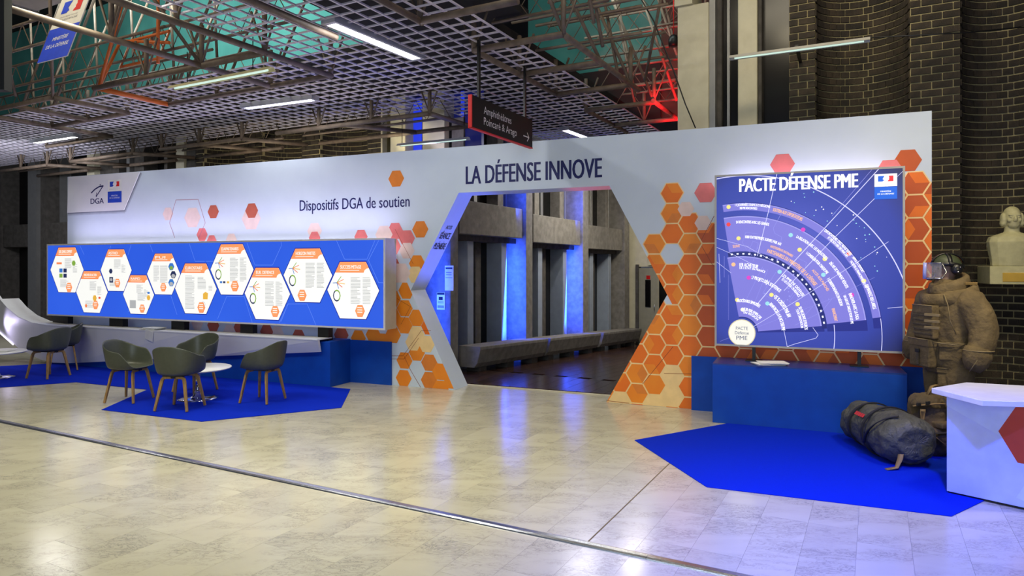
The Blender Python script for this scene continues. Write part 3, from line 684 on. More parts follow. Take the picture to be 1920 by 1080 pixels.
# 'accès séance plénière' on the reveal of the archway
tx = MB()
e1 = Vector((-5.70+6.48, 0, 2.77-1.39)).normalized()
nrm = Vector((e1.z, 0, -e1.x))
for s_, tt, cap, w in ((1.02, 'ACCÈS', .055, .17), (.86, 'SÉANCE', .10, .30), (.69, 'PLÉNIÈRE', .10, .34)):
    base = Vector((-6.48, .21-w/2, 1.39))+e1*s_+nrm*.003
    text(tx, tt, 0, 0, w, cap, 0, bold=.02, mapf=lambda X, Z, b=base: tuple(b+Vector((0, X, 0))+e1*Z))
tx.build('reveal_lettering', [M['signblack']], wall)
# emblems
def ministry(name, parent, x0, z0, w, h, y, frame=False):
    """white card with a blue-white-red emblem over a blue card with two lines of lettering"""
    p = MB(); hb = h*.5
    mats = [M['paper'], M['flagblue'], M['flagred'], M['greyline'], M['wline'], M['white']]
    p.flat([(x0, z0+hb), (x0+w, z0+hb), (x0+w, z0+h), (x0, z0+h)], y, 0)
    p.flat([(x0, z0), (x0+w, z0), (x0+w, z0+hb*.98), (x0, z0+hb*.98)], y, 1)
    fx0, fx1, fz0, fz1 = x0+w*.16, x0+w*.84, z0+h*.70, z0+h*.92
    fw = fx1-fx0; fh = fz1-fz0
    Q = lambda l: [(fx0+fw*a, fz0+fh*b) for a, b in l]
    p.flat(Q([(0, 0), (.30, 0), (.33, .12), (.40, .16), (.36, .3), (.30, .42), (.33, .6), (.36, .75), (.42, 1), (0, 1)]), y-.001, 1)
    p.flat(Q([(.62, 0), (1, 0), (1, 1), (.72, 1), (.70, .8), (.74, .6), (.70, .45), (.72, .3), (.66, .18)]), y-.001, 2)
    text(p, 'Liberté • Égalité • Fraternité', fx0, z0+h*.63, fw, h*.02, y-.001, 3)
    text(p, 'RÉPUBLIQUE FRANÇAISE', fx0-fw*.05, z0+h*.57, fw*1.1, h*.03, y-.001, 3)
    text(p, 'MINISTÈRE', x0+w*.26, z0+h*.28, w*.48, h*.055, y-.001, 4, shear=.15, bold=.02)
    text(p, 'DE LA DÉFENSE', x0+w*.13, z0+h*.18, w*.74, h*.055, y-.001, 4, shear=.15, bold=.02)
    return p.build(name, mats, parent)
a = WF.px(202, 380.5, -.0125); b = WF.px(228, 336, -.0125)
ministry('ministry_emblem', wall, a[0], a[1], b[0]-a[0], b[1]-a[1], -.0135)
p = MB()
a = WF.px(170, 382.5, -.0125); b = WF.px(194.5, 371, -.0125)
text(p, 'DGA', a[0], a[1], b[0]-a[0], (b[1]-a[1])*.97, -.0135, bold=.03)
S = lambda *l: [WF.px(q[0], q[1], -.0125) for q in l]
for q, w in ((S((171, 362), (178, 355), (186, 350), (194, 348.5)), .025), (S((193, 349), (188, 357), (180, 369)), .02), (S((181, 361), (180, 368)), .012)): p.strip(q, w, -.0135)
p.flat(hexa(*WF.px(188, 346.5, -.0125), .014), -.0137)
p.build('logo_print', NV, wall)
# ------------------------------------------------------------------ left light box
YB, DB = -.45, .29
c_tl = WF.px(90, 458, YB); c_tr = WF.px(722, 446, YB); c_bl = WF.px(86, 592, YB); c_br = WF.px(722, 618, YB)
bx0 = (c_tl[0]+c_bl[0])/2; bx1 = (c_tr[0]+c_br[0])/2; bz1 = (c_tl[1]+c_tr[1])/2; bz0 = (c_bl[1]+c_br[1])/2
lb = thing('light_box', 'long blue backlit light box with ten white hexagonal sheets', 'light box', WF.wld(bx0, YB, 0), WR)
LW, LH = bx1-bx0, bz1-bz0
MB().box(0, LW, .012, DB, bz0, bz1).build('case', M['beige'], lb, .004)
fm = MB(); fw = .025
for q in ((0, fw, bz0, bz1), (LW-fw, LW, bz0, bz1), (fw, LW-fw, bz0, bz0+fw), (fw, LW-fw, bz1-fw, bz1)): fm.box(q[0], q[1], -.004, .012, q[2], q[3])
fm.build('frame', M['framewhite'], lb)
def litprint(name, c1, c2, strength, scale=.8):
    m, nt, pb = newmat(name); L = nt.links.new; N = nt.nodes.new
    tc = N('ShaderNodeTexCoord'); nz = N('ShaderNodeTexNoise'); nz.inputs['Scale'].default_value = scale; nz.inputs['Detail'].default_value = 1; L(tc.outputs['Object'], nz.inputs['Vector'])
    mx = N('ShaderNodeMix'); mx.data_type = 'RGBA'; mx.inputs['A'].default_value = c1; mx.inputs['B'].default_value = c2; L(nz.outputs['Fac'], mx.inputs['Factor'])
    L(mx.outputs['Result'], pb.inputs['Emission Color']); pb.inputs['Emission Strength'].default_value = strength
    pb.inputs['Base Color'].default_value = (.02, .03, .08, 1); pb.inputs['Roughness'].default_value = .35; return m
E1 = .95
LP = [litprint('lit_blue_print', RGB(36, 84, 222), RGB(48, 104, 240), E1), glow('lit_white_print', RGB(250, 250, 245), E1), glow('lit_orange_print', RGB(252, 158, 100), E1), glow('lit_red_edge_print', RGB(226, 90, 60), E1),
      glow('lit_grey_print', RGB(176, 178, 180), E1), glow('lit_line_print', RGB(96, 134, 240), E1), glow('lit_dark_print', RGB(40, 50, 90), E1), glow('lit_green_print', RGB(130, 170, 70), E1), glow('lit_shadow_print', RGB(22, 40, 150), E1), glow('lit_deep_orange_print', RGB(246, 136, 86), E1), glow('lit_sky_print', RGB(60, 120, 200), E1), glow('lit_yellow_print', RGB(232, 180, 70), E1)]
(LB, LWH, LO, LR, LG, LLN, LDK, LGR, LSH, LDO, LSK, LY) = range(12)
fp = MB(); fp.flat([(fw, bz0+fw), (LW-fw, bz0+fw), (LW-fw, bz1-fw), (fw, bz1-fw)], 0, LB)
BF = Fr(*lb.location[:2], WR)
def bp(u, v): return BF.px(u, v, 0)
for pts in ([(150, 461), (158, 478)], [(208, 461), (200, 480), (212, 503)], [(246, 459), (240, 478)], [(281, 458), (287, 473)], [(355, 457), (366, 490), (384, 490)], [(463, 455), (478, 497), (511, 497), (528, 460), (527, 452)], [(386, 490), (402, 490)],
            [(631, 451), (646, 486), (688, 486), (703, 451)], [(710, 451), (691, 488), (710, 530), (722, 530)], [(540, 570), (576, 570), (593, 611)], [(540, 570), (527, 603)], [(425, 556), (408, 598)], [(425, 556), (458, 556), (473, 605)], [(541, 569), (524, 605)], [(300, 553), (320, 553), (332, 590)], [(222, 503), (246, 503)], [(155, 548), (170, 570)], [(262, 554), (240, 585)]):
    fp.strip([bp(*q) for q in pts], .007, -.0008, LLN)
fp.build('blue_backlit_print', LP, lb)
# the ten sheets: pixel of left point, right point, top, bottom of each hexagon
SH = [((95, 505.5), (157, 507), (126, 464), (126, 548)), ((143, 546), (202, 547), (172, 508.5), (172, 586)), ((189, 507), (247, 507), (219, 467.5), (219, 545.5)), ((231, 552), (289, 553), (260, 516), (260, 588.5)),
      ((276, 513.5), (338, 514.5), (308, 475.5), (308, 552)), ((328.5, 540), (406.5, 542), (367, 494), (367, 588)), ((395, 505.5), (475.5, 506.5), (436, 458), (436, 552.5)), ((459, 549), (544, 551.5), (502, 502), (502, 599))]
SH[7:] = [((459, 549), (544, 551.5), (502, 502), (502, 599)), ((532, 516.5), (623, 516.5), (577, 466), (577, 566.5)), ((614, 543.5), (711, 545), (662, 491), (662, 597.5))]
heads = ['QUE, QUAND, COMMENT', 'INNOVER EN ACTION', 'ASTRID', 'RAPID', 'FUI', 'EUROSTARS', 'EDA/PARTENAIRES', 'EUR. DEFENCE', 'HORIZON PARTIES', 'SUCCESS METAGE']
for n, (pl, pr, pt, pb_) in enumerate(SH):
    xl, xr = bp(*pl)[0], bp(*pr)[0]; zt, zb = bp(*pt)[1], bp(*pb_)[1]
    cx, cz, w, h = (xl+xr)/2, (zt+zb)/2, xr-xl, zt-zb
    H = lambda fx, fz: (cx+fx*w/2, cz+fz*h/2)
    P = MB(); y = -.003
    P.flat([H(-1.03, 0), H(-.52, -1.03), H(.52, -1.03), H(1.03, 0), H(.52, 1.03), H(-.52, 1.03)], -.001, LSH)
    P.prism([H(-1, 0), H(-.5, -1), H(.5, -1), H(1, 0), H(.5, 1), H(-.5, 1)], y, -.0012, 'y', LWH)
    hd = .62; xk = lambda fz: 1-abs(fz)*.5
    P.flat([H(-xk(hd), hd), H(.42, hd), H(.45, .70), H(.52, .76), H(xk(.78), .78), H(.5, 1), H(-.5, 1)], y-.001, LO)
    P.flat([H(-xk(hd), hd), H(.42, hd), H(.42, hd+.03), H(-xk(hd+.03), hd+.03)], y-.0015, LDO)
    text(P, heads[n], H(-.48, 0)[0], H(0, .76)[1], w*(.30 if len(heads[n]) < 8 else .40), h*.06, y-.002, LWH, bold=.02)
    P.flat([H(-.5, .69), H(.25, .69), H(.25, .71), H(-.5, .71)], y-.002, LWH)
    rg = random.Random(n)
    def lines(fx0, fx1, fz1, fz0, st=.05):
        z = fz1
        while z > fz0:
            e = fx1-rg.choice((0, 0, 0, .03, .12))
            P.flat([H(fx0, z-.012), H(e, z-.012), H(e, z+.008), H(fx0, z+.008)], y-.001, LG); z -= st
    if n < 4: lines(-.12, .30, .5, .1); lines(.36, .62, .25, -.1); lines(-.4, .1, -.45, -.8) if n != 3 else lines(-.05, .45, .1, -.35)
    elif n == 4: lines(-.6, -.25, .4, -.35); lines(-.2, .25, .4, -.4)
    elif n == 5: lines(-.5, -.05, .5, -.85); lines(.1, .5, .45, .0); lines(.62, .8, .1, -.1)
    else: lines(-.08, .3, .45, -.45); lines(.38, .68, .45, -.45)
    if n > 5:                                          # a fan of coloured strokes and a ring chart
        for k_, (ex, ez, c) in enumerate(((-.45, .48, LGR), (-.35, .38, LDO), (-.3, .22, LY), (-.4, .10, LR), (-.55, .05, LSK))):
            P.strip([H(-.78, .25), H(-.62, .26), H(ex, ez)], w*.012, y-.0015, c)
        R = w*.075; c0 = H(-.62, -.2)
        for k_ in range(12):
            a0, a1 = math.pi*k_/6, math.pi*(k_+1)/6
            q = [(c0[0]+r*math.cos(t), c0[1]+r*1.3*math.sin(t)) for r, t in ((R, a0), (R, a1), (R*.75, a1), (R*.75, a0))]
            P.flat(q, y-.0015, LGR if k_ < 4 or k_ > 9 else LDK)
    if n == 0:
        for (fx, fz, c) in ((-.45, -.12, LSK), (-.2, -.12, LDK), (-.45, -.35, LGR), (-.2, -.35, LDK)): P.flat([H(fx, fz), H(fx+.2, fz), H(fx+.2, fz+.18), H(fx, fz+.18)], y-.0015, c)
        P.flat([H(-.62, .25), H(-.3, .25), H(-.3, .34), H(-.62, .34)], y-.0015, LDO)
        P.flat([H(*q) for q in hexa(.42, .3, .12, .13)], y-.0015, LGR)
    if n == 1:
        P.flat([H(*q) for q in hexa(.2, -.3, .13, .16)], y-.0015, LY); P.flat([H(*q) for q in hexa(.5, -.28, .08, .06)], y-.0015, LR); P.flat([H(*q) for q in hexa(-.35, -.68, .08, .09)], y-.0015, LDO)
    if n == 2:
        P.flat([H(*q) for q in hexa(-.33, -.05, .12, .13)], y-.0015, LDK); P.flat([H(-.42, -.6), H(-.18, -.6), H(-.18, -.33), H(-.42, -.33)], y-.0015, LDK); P.flat([H(*q) for q in hexa(-.3, -.46, .08, .09)], y-.002, LG)
    if n == 3:
        P.flat([H(-.55, -.72), H(-.15, -.72), H(-.15, -.3), H(-.55, -.3)], y-.0015, LG); P.flat([H(*q) for q in hexa(.66, -.15, .12, .15)], y-.0015, LY); P.flat([H(*q) for q in hexa(.66, .1, .1, .06)], y-.0015, LSK)
    if n == 4:
        for fx, fz, c in ((.48, .36, LSK), (.6, -.03, LDK), (.48, -.42, LSK)): P.flat([H(*q) for q in hexa(fx, fz, .18, .2)], y-.0015, c); P.flat([H(*q) for q in hexa(fx, fz-.06, .12, .1)], y-.002, LGR if fz > 0 else LG)
    if n == 5:
        P.flat([H(.36, -.42), H(.58, -.42), H(.6, -.18), H(.48, -.12), H(.36, -.2)], y-.0015, LY)
        P.strip([H(.36+.1*math.cos(t*.5), -.62+.1*math.sin(t*.5)) for t in range(14)], w*.008, y-.0015, LG)
    if n == 6:
        for fx, c in ((-.55, LSK), (-.4, LDK), (-.22, LY)): P.flat([H(fx, -.55), H(fx+.11, -.55), H(fx+.11, -.47), H(fx, -.47)], y-.0015, c)
    ox, oz = ((.14, -.78), (.25, -.62), (.1, -.62), (.25, -.72), (.0, -.65), (.28, -.75), (.15, -.66), (.36, -.68), (-.22, -.75), (.28, -.72))[n]
    P.flat([H(*q) for q in hexa(ox, oz, .19, .24)], y-.0015, LDO); P.flat([H(*q) for q in hexa(ox-.01, oz+.01, .17, .22)], y-.002, LO)
    for dz in (.1, .02, -.06): P.flat([H(ox-.1, oz+dz), H(ox+.09, oz+dz), H(ox+.09, oz+dz+.03), H(ox-.1, oz+dz+.03)], y-.0025, LWH)
    P.build('hexagon_sheet', LP, lb)
PZ_ = .65
for u0, u1 in ((104, 132), (210, 235), (326, 350), (455, 478), (600, 620)):
    xa, xb = WF.px(u0, 610, YB+.15)[0]-bx0, WF.px(u1, 610, YB+.15)[0]-bx0
    MB().box(xa, xb, .10, .2, PZ_+.001, bz0+.01).build('support_post', M['black'], lb)
# ------------------------------------------------------------------ left plinth with the sweeping white fascia
YPL = -.50
PZ = .65
pl = thing('display_plinth', 'long blue plinth with a white fascia sweeping up at its left end', 'plinth', WF.wld(-13.0, YPL, 0), WR)
PF = Fr(*pl.location[:2], WR)
pxr = PF.px(619, 700, 0)[0]
MB().box(PF.px(96, 680, 0)[0], pxr, 0, .48, 0, PZ).build('plinth_body', M['blueprint'], pl, .003)
q0, q1 = PF.px(664, 700, .47)[0], PF.px(733, 700, .47)[0]
MB().box(pxr, q1, .475, .497, 0, .635).build('low_panel', M['blueprint'], pl)
YT, YBm = -.13, -.05                                  # the fascia leans: its top edge stands out over the foot
ft = lambda u, v: PF.px(u, v, YT); fb = lambda u, v: PF.px(u, v, YBm); f = ft; YF = YT
top = [(-60, 478), (-30, 518), (0, 562), (15, 579), (35, 595), (60, 606), (90, 610.5), (115, 612), (350, 625), (595, 638.5)]
bot = [(-60, 560), (-30, 594), (0, 622), (18, 638), (35, 653), (75, 674), (100, 680), (130, 681), (400, 668), (600, 660)]
fa = MB(); A0 = [(ft(*q)[0], YT, ft(*q)[1]) for q in top]; B0 = [(fb(*q)[0], YBm, fb(*q)[1]) for q in bot]
A1 = [(x, y+.05, z) for x, y, z in A0]; B1 = [(x, y+.03, z) for x, y, z in B0]
for i in range(9):
    fa.add([B0[i], B0[i+1], A0[i+1], A0[i], B1[i], B1[i+1], A1[i+1], A1[i]], [(0, 1, 2, 3), (5, 4, 7, 6), (3, 2, 6, 7), (1, 0, 4, 5)], 0, False)
fa.add([B0[9], B1[9], A1[9], A0[9]], [(0, 1, 2, 3)])
fa.build('white_fascia', M['white'], pl)
cap = MB(); tp = [ft(*q) for q in top[2:]]
for (x0, z0), (x1, z1) in zip(tp, tp[1:]): cap.add([(x0, YF-.006, z0), (x1, YF-.006, z1), (x1, .2, z1), (x0, .2, z0), (x0, YF-.006, z0+.014), (x1, YF-.006, z1+.014), (x1, .2, z1+.014), (x0, .2, z0+.014)], [(0, 1, 2, 3), (4, 7, 6, 5), (0, 4, 5, 1), (2, 6, 7, 3), (0, 3, 7, 4), (1, 5, 6, 2)])
cap.build('fascia_top', M['white'], pl)
led = MB(); lp = [fb(*q) for q in ((26, 646), (0, 623), (-30, 595), (-60, 561))]
for (x0, z0), (x1, z1) in zip(lp, lp[1:]): led.add([(x0, YBm-.02, z0+.008), (x1, YBm-.02, z1+.008), (x1, YBm-.004, z1+.008), (x0, YBm-.004, z0+.008), (x0, YBm-.02, z0-.008), (x1, YBm-.02, z1-.008), (x1, YBm-.004, z1-.008), (x0, YBm-.004, z0-.008)], [(3, 2, 1, 0), (4, 5, 6, 7), (0, 1, 5, 4), (2, 3, 7, 6), (0, 4, 7, 3), (1, 2, 6, 5)])
led.build('light_strip', [glow('lilac_strip', (.80, .72, 1, 1), 3)], pl)
def leaflets(name, lab, loc, rz, n=6, hang=False, w=.21, d=.30):
    t = thing(name, lab, 'leaflets', loc, rz); rg = random.Random(n)
    for i in range(n):
        m = MB().box(-w/2, w/2, -d/2, d/2, 0, .006)
        o = m.build('leaflet', M['paper'], t); o.location = (rg.uniform(-.03, .03)+.012*i, rg.uniform(-.02, .02), .0062*i); o.rotation_euler = (0, 0, rg.uniform(-.25, .25))
    return t
x, z = ft(272, 620.7)
t = leaflets('leaflet_stack', 'fanned stack of white leaflets on the white ledge under the blue light box', PF.wld(x, -.0, z+.0155), WR, 6, w=.30, d=.2)
o = MB().box(-.09, .09, -.002, .002, -.17, .0).build('leaflet', M['paper'], t); o.location = (.12, YT-.015, .0); o.rotation_euler = (.12, .25, 0)
# ------------------------------------------------------------------ right light box on two posts
YR = -.30
r_tl = WF.px(1340, 327, YR); r_tr = WF.px(1697, 313, YR); r_bl = WF.px(1340, 648.5, YR); r_br = WF.px(1697, 662.5, YR)
rx0, rx1 = (r_tl[0]+r_bl[0])/2, (r_tr[0]+r_br[0])/2; rz1 = (r_tl[1]+r_tr[1])/2; rz0 = (r_bl[1]+r_br[1])/2
rb = thing('poster_light_box', 'large square dark blue backlit light box with curved bands and a white title', 'light box', WF.wld(rx0, YR, 0), WR)
QF = Fr(*rb.location[:2], WR); QW = rx1-rx0
MB().box(0, QW, .012, .12, rz0, rz1).build('case', M['beige'], rb, .003)
fm = MB(); fw2 = .022
for q in ((0, fw2, rz0, rz1), (QW-fw2, QW, rz0, rz1), (fw2, QW-fw2, rz0, rz0+fw2), (fw2, QW-fw2, rz1-fw2, rz1)): fm.box(q[0], q[1], -.004, .012, q[2], q[3])
fm.build('frame', M['framegrey'], rb)
def radial():
    m, nt, pb = newmat('lit_poster_print'); L = nt.links.new; N = nt.nodes.new
    tc = N('ShaderNodeTexCoord'); sx = N('ShaderNodeVectorMath'); sx.operation = 'DISTANCE'; L(tc.outputs['Object'], sx.inputs[0]); sx.inputs[1].default_value = (QW*.42, 0, rz0+(rz1-rz0)*.5)
    cr = N('ShaderNodeValToRGB'); mr = N('ShaderNodeMapRange'); mr.inputs[1].default_value = .1; mr.inputs[2].default_value = 1.42; L(sx.outputs['Value'], mr.inputs[0]); L(mr.outputs[0], cr.inputs[0])
    e = cr.color_ramp.elements; e[0].position = 0; e[0].color = RGB(86, 96, 206); e[1].position = 1; e[1].color = RGB(20, 28, 78)
    k1 = e.new(.45); k1.color = RGB(50, 66, 172); k2 = e.new(.75); k2.color = RGB(36, 56, 158)
    L(cr.outputs[0], pb.inputs['Emission Color']); pb.inputs['Emission Strength'].default_value = 1; pb.inputs['Base Color'].default_value = (.02, .02, .06, 1); pb.inputs['Roughness'].default_value = .4; return m
QP = [radial(), glow('lit_band_print', RGB(122, 118, 208), 1), glow('lit_band_edge_print', RGB(150, 148, 226), 1), glow('lit_letters_print', RGB(252, 252, 255), 1.1), glow('lit_peach_print', RGB(246, 190, 140), 1), glow('lit_navy_print', RGB(22, 30, 110), 1), glow('lit_pale_line', RGB(206, 206, 250), 1), glow('lit_faint_line', RGB(142, 142, 222), 1), glow('lit_magenta_dot', RGB(214, 60, 190), 1), glow('lit_yellow_dot', RGB(240, 226, 130), 1), glow('lit_cyan_dot', RGB(150, 214, 226), 1), glow('lit_red_dot', RGB(230, 60, 60), 1), glow('lit_shade_print', RGB(30, 38, 128), 1), glow('lit_badge_print', RGB(236, 234, 222), 1), glow('lit_badge_ring', RGB(206, 196, 160), 1), glow('lit_badge_text', RGB(60, 70, 110), 1)]
(Q0, QB, QE, QL, QP_, QN, QLN, QFT, QM, QY, QC, QR, QS, QBD, QBR, QBT) = range(16)
def qp(u, v): return QF.px(u, v, 0)
pp = MB(); IX0, IX1, IZ0, IZ1 = fw2, QW-fw2, rz0+fw2, rz1-fw2
pp.flat([(IX0, IZ0), (IX1, IZ0), (IX1, IZ1), (IX0, IZ1)], 0, Q0)
C0 = qp(1391, 624)
lv = [0]
def qflat(poly, mi, up=0):
    poly = cliprect(poly, IX0, IX1, IZ0, IZ1)
    if len(poly) > 2: lv[0] += 1; pp.flat(poly, -.0005-up*.0006-lv[0]*1e-6, mi)
AX = .955                                              # the print's rings are a little wider than high
def pol(r, a): return (C0[0]+r*AX*math.cos(a), C0[1]+r*math.sin(a))
def ring(r0, r1, a0, a1, mi, n=40, up=0):
    for i in range(n):
        s, t = a0+(a1-a0)*i/n, a0+(a1-a0)*(i+1)/n
        qflat([pol(r0, s), pol(r1, s), pol(r1, t), pol(r0, t)], mi, up)
d2 = math.radians
US = .0055                                             # metres per photo pixel on the print
ring(.17, .90, d2(100), d2(3), QS); ring(.93, 1.34, d2(97), d2(3), QS); ring(1.40, 1.49, d2(97), d2(4), QS)
ring(.185, .873, d2(101), d2(7), QB, up=1); ring(.863, .876, d2(101), d2(7), QE, up=1)
ring(.878, .928, d2(100), d2(5), QN, up=1)
for i in range(22): ring(.895, .912, d2(98-i*4.2), d2(96.6-i*4.2), QL, 1, 2)
ring(.932, 1.335, d2(99), d2(8), QB, up=1); ring(1.322, 1.335, d2(99), d2(8), QE, up=1)
ring(1.40, 1.482, d2(98.6), d2(8.5), QB, up=1); ring(1.473, 1.482, d2(98.6), d2(8.5), QE, up=1)
ring(1.79, 1.801, d2(110), d2(15), QLN, 60, 2); ring(1.475, 1.482, d2(8), d2(-14), QLN, 12, 2); ring(1.0, 1.008, d2(7), d2(-20), QLN, 12, 2)
def qline(pts, w, mi, up=3):
    w *= .62
    P = [qp(*q) for q in pts]
    for (x0, z0), (x1, z1) in zip(P, P[1:]):
        d = math.hypot(x1-x0, z1-z0) or 1; nx, nz = -(z1-z0)/d*w/2, (x1-x0)/d*w/2
        qflat([(x0+nx, z0+nz), (x1+nx, z1+nz), (x1-nx, z1-nz), (x0-nx, z0-nz)], mi, up)
for pts, w, mi in (([(1457, 325), (1440, 400), (1420, 480)], .010, QLN), ([(1652, 312), (1590, 380), (1480, 500), (1420, 570)], .012, QLN), ([(1640, 312), (1560, 405)], .006, QFT), ([(1640, 372), (1560, 450), (1470, 545)], .009, QLN), ([(1698, 316), (1640, 372)], .006, QLN), ([(1666, 453), (1610, 490), (1500, 560), (1400, 620)], .007, QLN), ([(1664, 578), (1697, 575)], .008, QLN),
                   ([(1340, 446), (1400, 462), (1450, 490)], .006, QLN), ([(1340, 462), (1372, 476), (1420, 500)], .006, QLN), ([(1340, 488), (1371, 512)], .006, QLN), ([(1348, 476), (1350, 530)], .006, QLN), ([(1366, 515), (1366, 600)], .004, QFT), ([(1358, 480), (1358, 520)], .005, QFT),
                   ([(1464, 402), (1450, 428), (1452, 437), (1466, 445), (1460, 470)], .006, QFT), ([(1400, 468), (1392, 455), (1398, 436), (1420, 438)], .005, QFT), ([(1410, 480), (1404, 470), (1412, 452), (1422, 456), (1412, 490)], .005, QFT), ([(1488, 480), (1512, 492), (1506, 520), (1480, 560)], .005, QFT), ([(1476, 650), (1490, 645), (1530, 634), (1534, 628), (1524, 614)], .008, QLN), ([(1470, 620), (1476, 650)], .008, QLN),
                   ([(1430, 500), (1400, 560)], .005, QFT), ([(1440, 505), (1410, 580)], .005, QFT), ([(1455, 510), (1430, 550), (1445, 560), (1460, 540)], .005, QFT), ([(1500, 540), (1480, 565), (1510, 590), (1524, 575)], .005, QFT), ([(1490, 610), (1540, 585), (1560, 560)], .006, QFT), ([(1350, 640), (1560, 560), (1640, 520)], .004, QFT)):
    qline(pts, w, mi)
def rtext(t, r, adeg, cap, mi, wpx=None, bold=.02):
    """lettering that runs clockwise along a ring, starting at angle adeg"""
    v, _ = glyphs(t, 0, bold); w0 = (max(q[0] for q in v)-min(q[0] for q in v))
    L = (wpx*US if wpx else w0*cap*1.0)
    text(pp, t, 0, 0, L, cap, 0, mi, bold=bold, mapf=lambda X, Z: (pol(r+Z, d2(adeg)-X/(r*AX))[0], -.0035, pol(r+Z, d2(adeg)-X/(r*AX))[1]))
def dot(r, a, mi, R=.024):
    if R < .0175: R *= .6
    qflat([(pol(r, d2(a))[0]+R*math.cos(k*.785), pol(r, d2(a))[1]+R*math.sin(k*.785)) for k in range(8)], mi, 4)
for t, r, a, cap, w, mi in (('17 JOURNÉES DANS LES RÉGIONS', 1.53, 93, .028, 68, QL), ('700 PME RENCONTRÉES', 1.49, 91, .026, 34, QL), ('SOUTIEN AUX EXPORTATEURS', 1.50, 76, .04, 58, QP_), ('EXPORTATEURS, OSEZ NOUS SUIVRE', 1.53, 52, .032, 66, QL), ('ET DÉCROCHER DES MARCHÉS', 1.49, 49, .03, 50, QL), ('FACILITER LE FINANCEMENT DES PME', 1.49, 35, .028, 56, QL), ('APPUI À L’EXPORT', 1.535, 36, .028, 34, QL), ('DEMANDEZ DES LABELS', 1.50, 23, .036, 46, QL),
                            ('54 RENCONTRES AVEC LES GRANDS', 1.32, 93, .034, 64, QL), ('LA RELATION AVEC LES INDUSTRIELS', 1.30, 61, .034, 70, QL), ('1000 ENTREPRISES SUIVIES PAR AN', 1.14, 88, .034, 70, QL), ('1 CONSEILLER POUR CHAQUE PME', 1.20, 52, .034, 54, QL), ('SUIVI', 1.03, 96, .034, 13, QP_), ('INVESTISSEMENTS PARTENAIRES', 1.08, 72, .028, 46, QP_), ('PARTENAIRES DU MINISTÈRE DE LA DÉFENSE', 1.01, 73, .044, 112, QP_), ('ACCÈS AUX MARCHÉS', 1.10, 43, .03, 48, QP_), ('DÉLAIS DE PAIEMENT RÉDUITS', 1.30, 40, .034, 56, QL), ('7 CORRESPONDANTS EN RÉGION', 1.17, 34, .034, 56, QL), ('INNOVER AVEC LA DGA', 1.30, 22, .036, 50, QL), ('UN GUICHET UNIQUE POUR LES PME', 1.24, 22, .03, 54, QL), ('FINANCEMENT', 1.07, 17, .034, 24, QP_),
                            ('1ER ACHETEUR', .80, 92, .04, 36, QL), ('DE L’ÉTAT EN FRANCE', .77, 92, .026, 50, QL), ('17 PROJETS DÉJÀ SOUTENUS', .66, 80, .04, 60, QL), ('LES PME DE DÉFENSE', .83, 56, .034, 56, QL), ('ET LES ETI DE CROISSANCE', .79, 54, .03, 46, QL), ('+25 % CRÉDITS PAR AN', .57, 50, .046, 48, QL), ('PROCÉDURES SIMPLIFIÉES', .37, 98, .036, 44, QL), ('RENFORCER LA PLACE DES PME', .47, 47, .04, 56, QL), ('230 000 EMPLOIS', .27, 85, .036, 36, QL), ('EN RÉGION', .235, 85, .028, 30, QL), ('50 MILLIONS D’EUROS', .73, 26, .036, 44, QL), ('POUR L’INNOVATION', .69, 25, .03, 36, QL)): rtext(t, r*.948, a, cap*.95, mi, w)
for r, a, mi in ((1.53, 96, QY), (1.32, 97, QR), (1.14, 92, QY), (1.42, 60, QM), (1.30, 64, QC), (1.20, 56, QY), (1.54, 38, QR), (1.51, 25, QY), (1.30, 43, QY), (1.17, 37, QC), (1.33, 21, QM), (.83, 97, QP_), (.67, 83, QM), (.86, 59, QC), (.58, 53, QY), (.40, 98, QY), (.47, 50, QC), (.28, 88, QBD), (.74, 29, QY)): dot(r*.948, a, mi)
rg = random.Random(3)
for i in range(34): dot(rg.uniform(1.52, 1.78), rg.uniform(25, 70), QC if i % 3 else QL, rg.uniform(.005, .012))
for i in range(26): dot(rg.uniform(.5, 1.25), rg.uniform(15, 95), QFT, rg.uniform(.006, .016))
ring(0, .155, 0, math.pi*2, QBR, 32, 5); ring(0, .145, 0, math.pi*2, QBD, 32, 6)
for t, dz, w, cap in (('PACTE', .035, .13, .035), ('Défense', -.018, .15, .036), ('PME', -.08, .12, .045)): text(pp, t, C0[0]-w/2, C0[1]+dz, w, cap, -.006, QBT)
x0, z0 = qp(1387, 360); x1, z1 = qp(1608, 357.0)
text(pp, 'PACTE DÉFENSE PME', x0, z0, x1-x0, .148, -.006, QL, bold=.035)
pp.build('poster_print', QP, rb)
a = qp(1639.5, 374); b = qp(1682, 325)
def lit_ministry():
    keep = {k: M[k] for k in ('paper', 'flagblue', 'flagred', 'greyline', 'wline', 'white')}
    M['paper'] = glow('lit_card', RGB(246, 248, 246), 1); M['flagblue'] = glow('lit_card_blue', RGB(20, 96, 214), 1); M['flagred'] = glow('lit_card_red', RGB(232, 40, 52), 1); M['greyline'] = QP[QFT]; M['wline'] = QP[QL]
    o = ministry('ministry_emblem', rb, a[0], a[1], b[0]-a[0], b[1]-a[1], -.005)
    M.update(keep); return o
lit_ministry()
for u in (1413, 1612):
    x = qp(u, 670)[0]
    MB().box(x-.018, x+.018, .05, .085, .665, rz0+.01).build('post', M['black'], rb); MB().box(x-.09, x+.09, .0, .13, .662, .672).build('foot_plate', M['black'], rb)
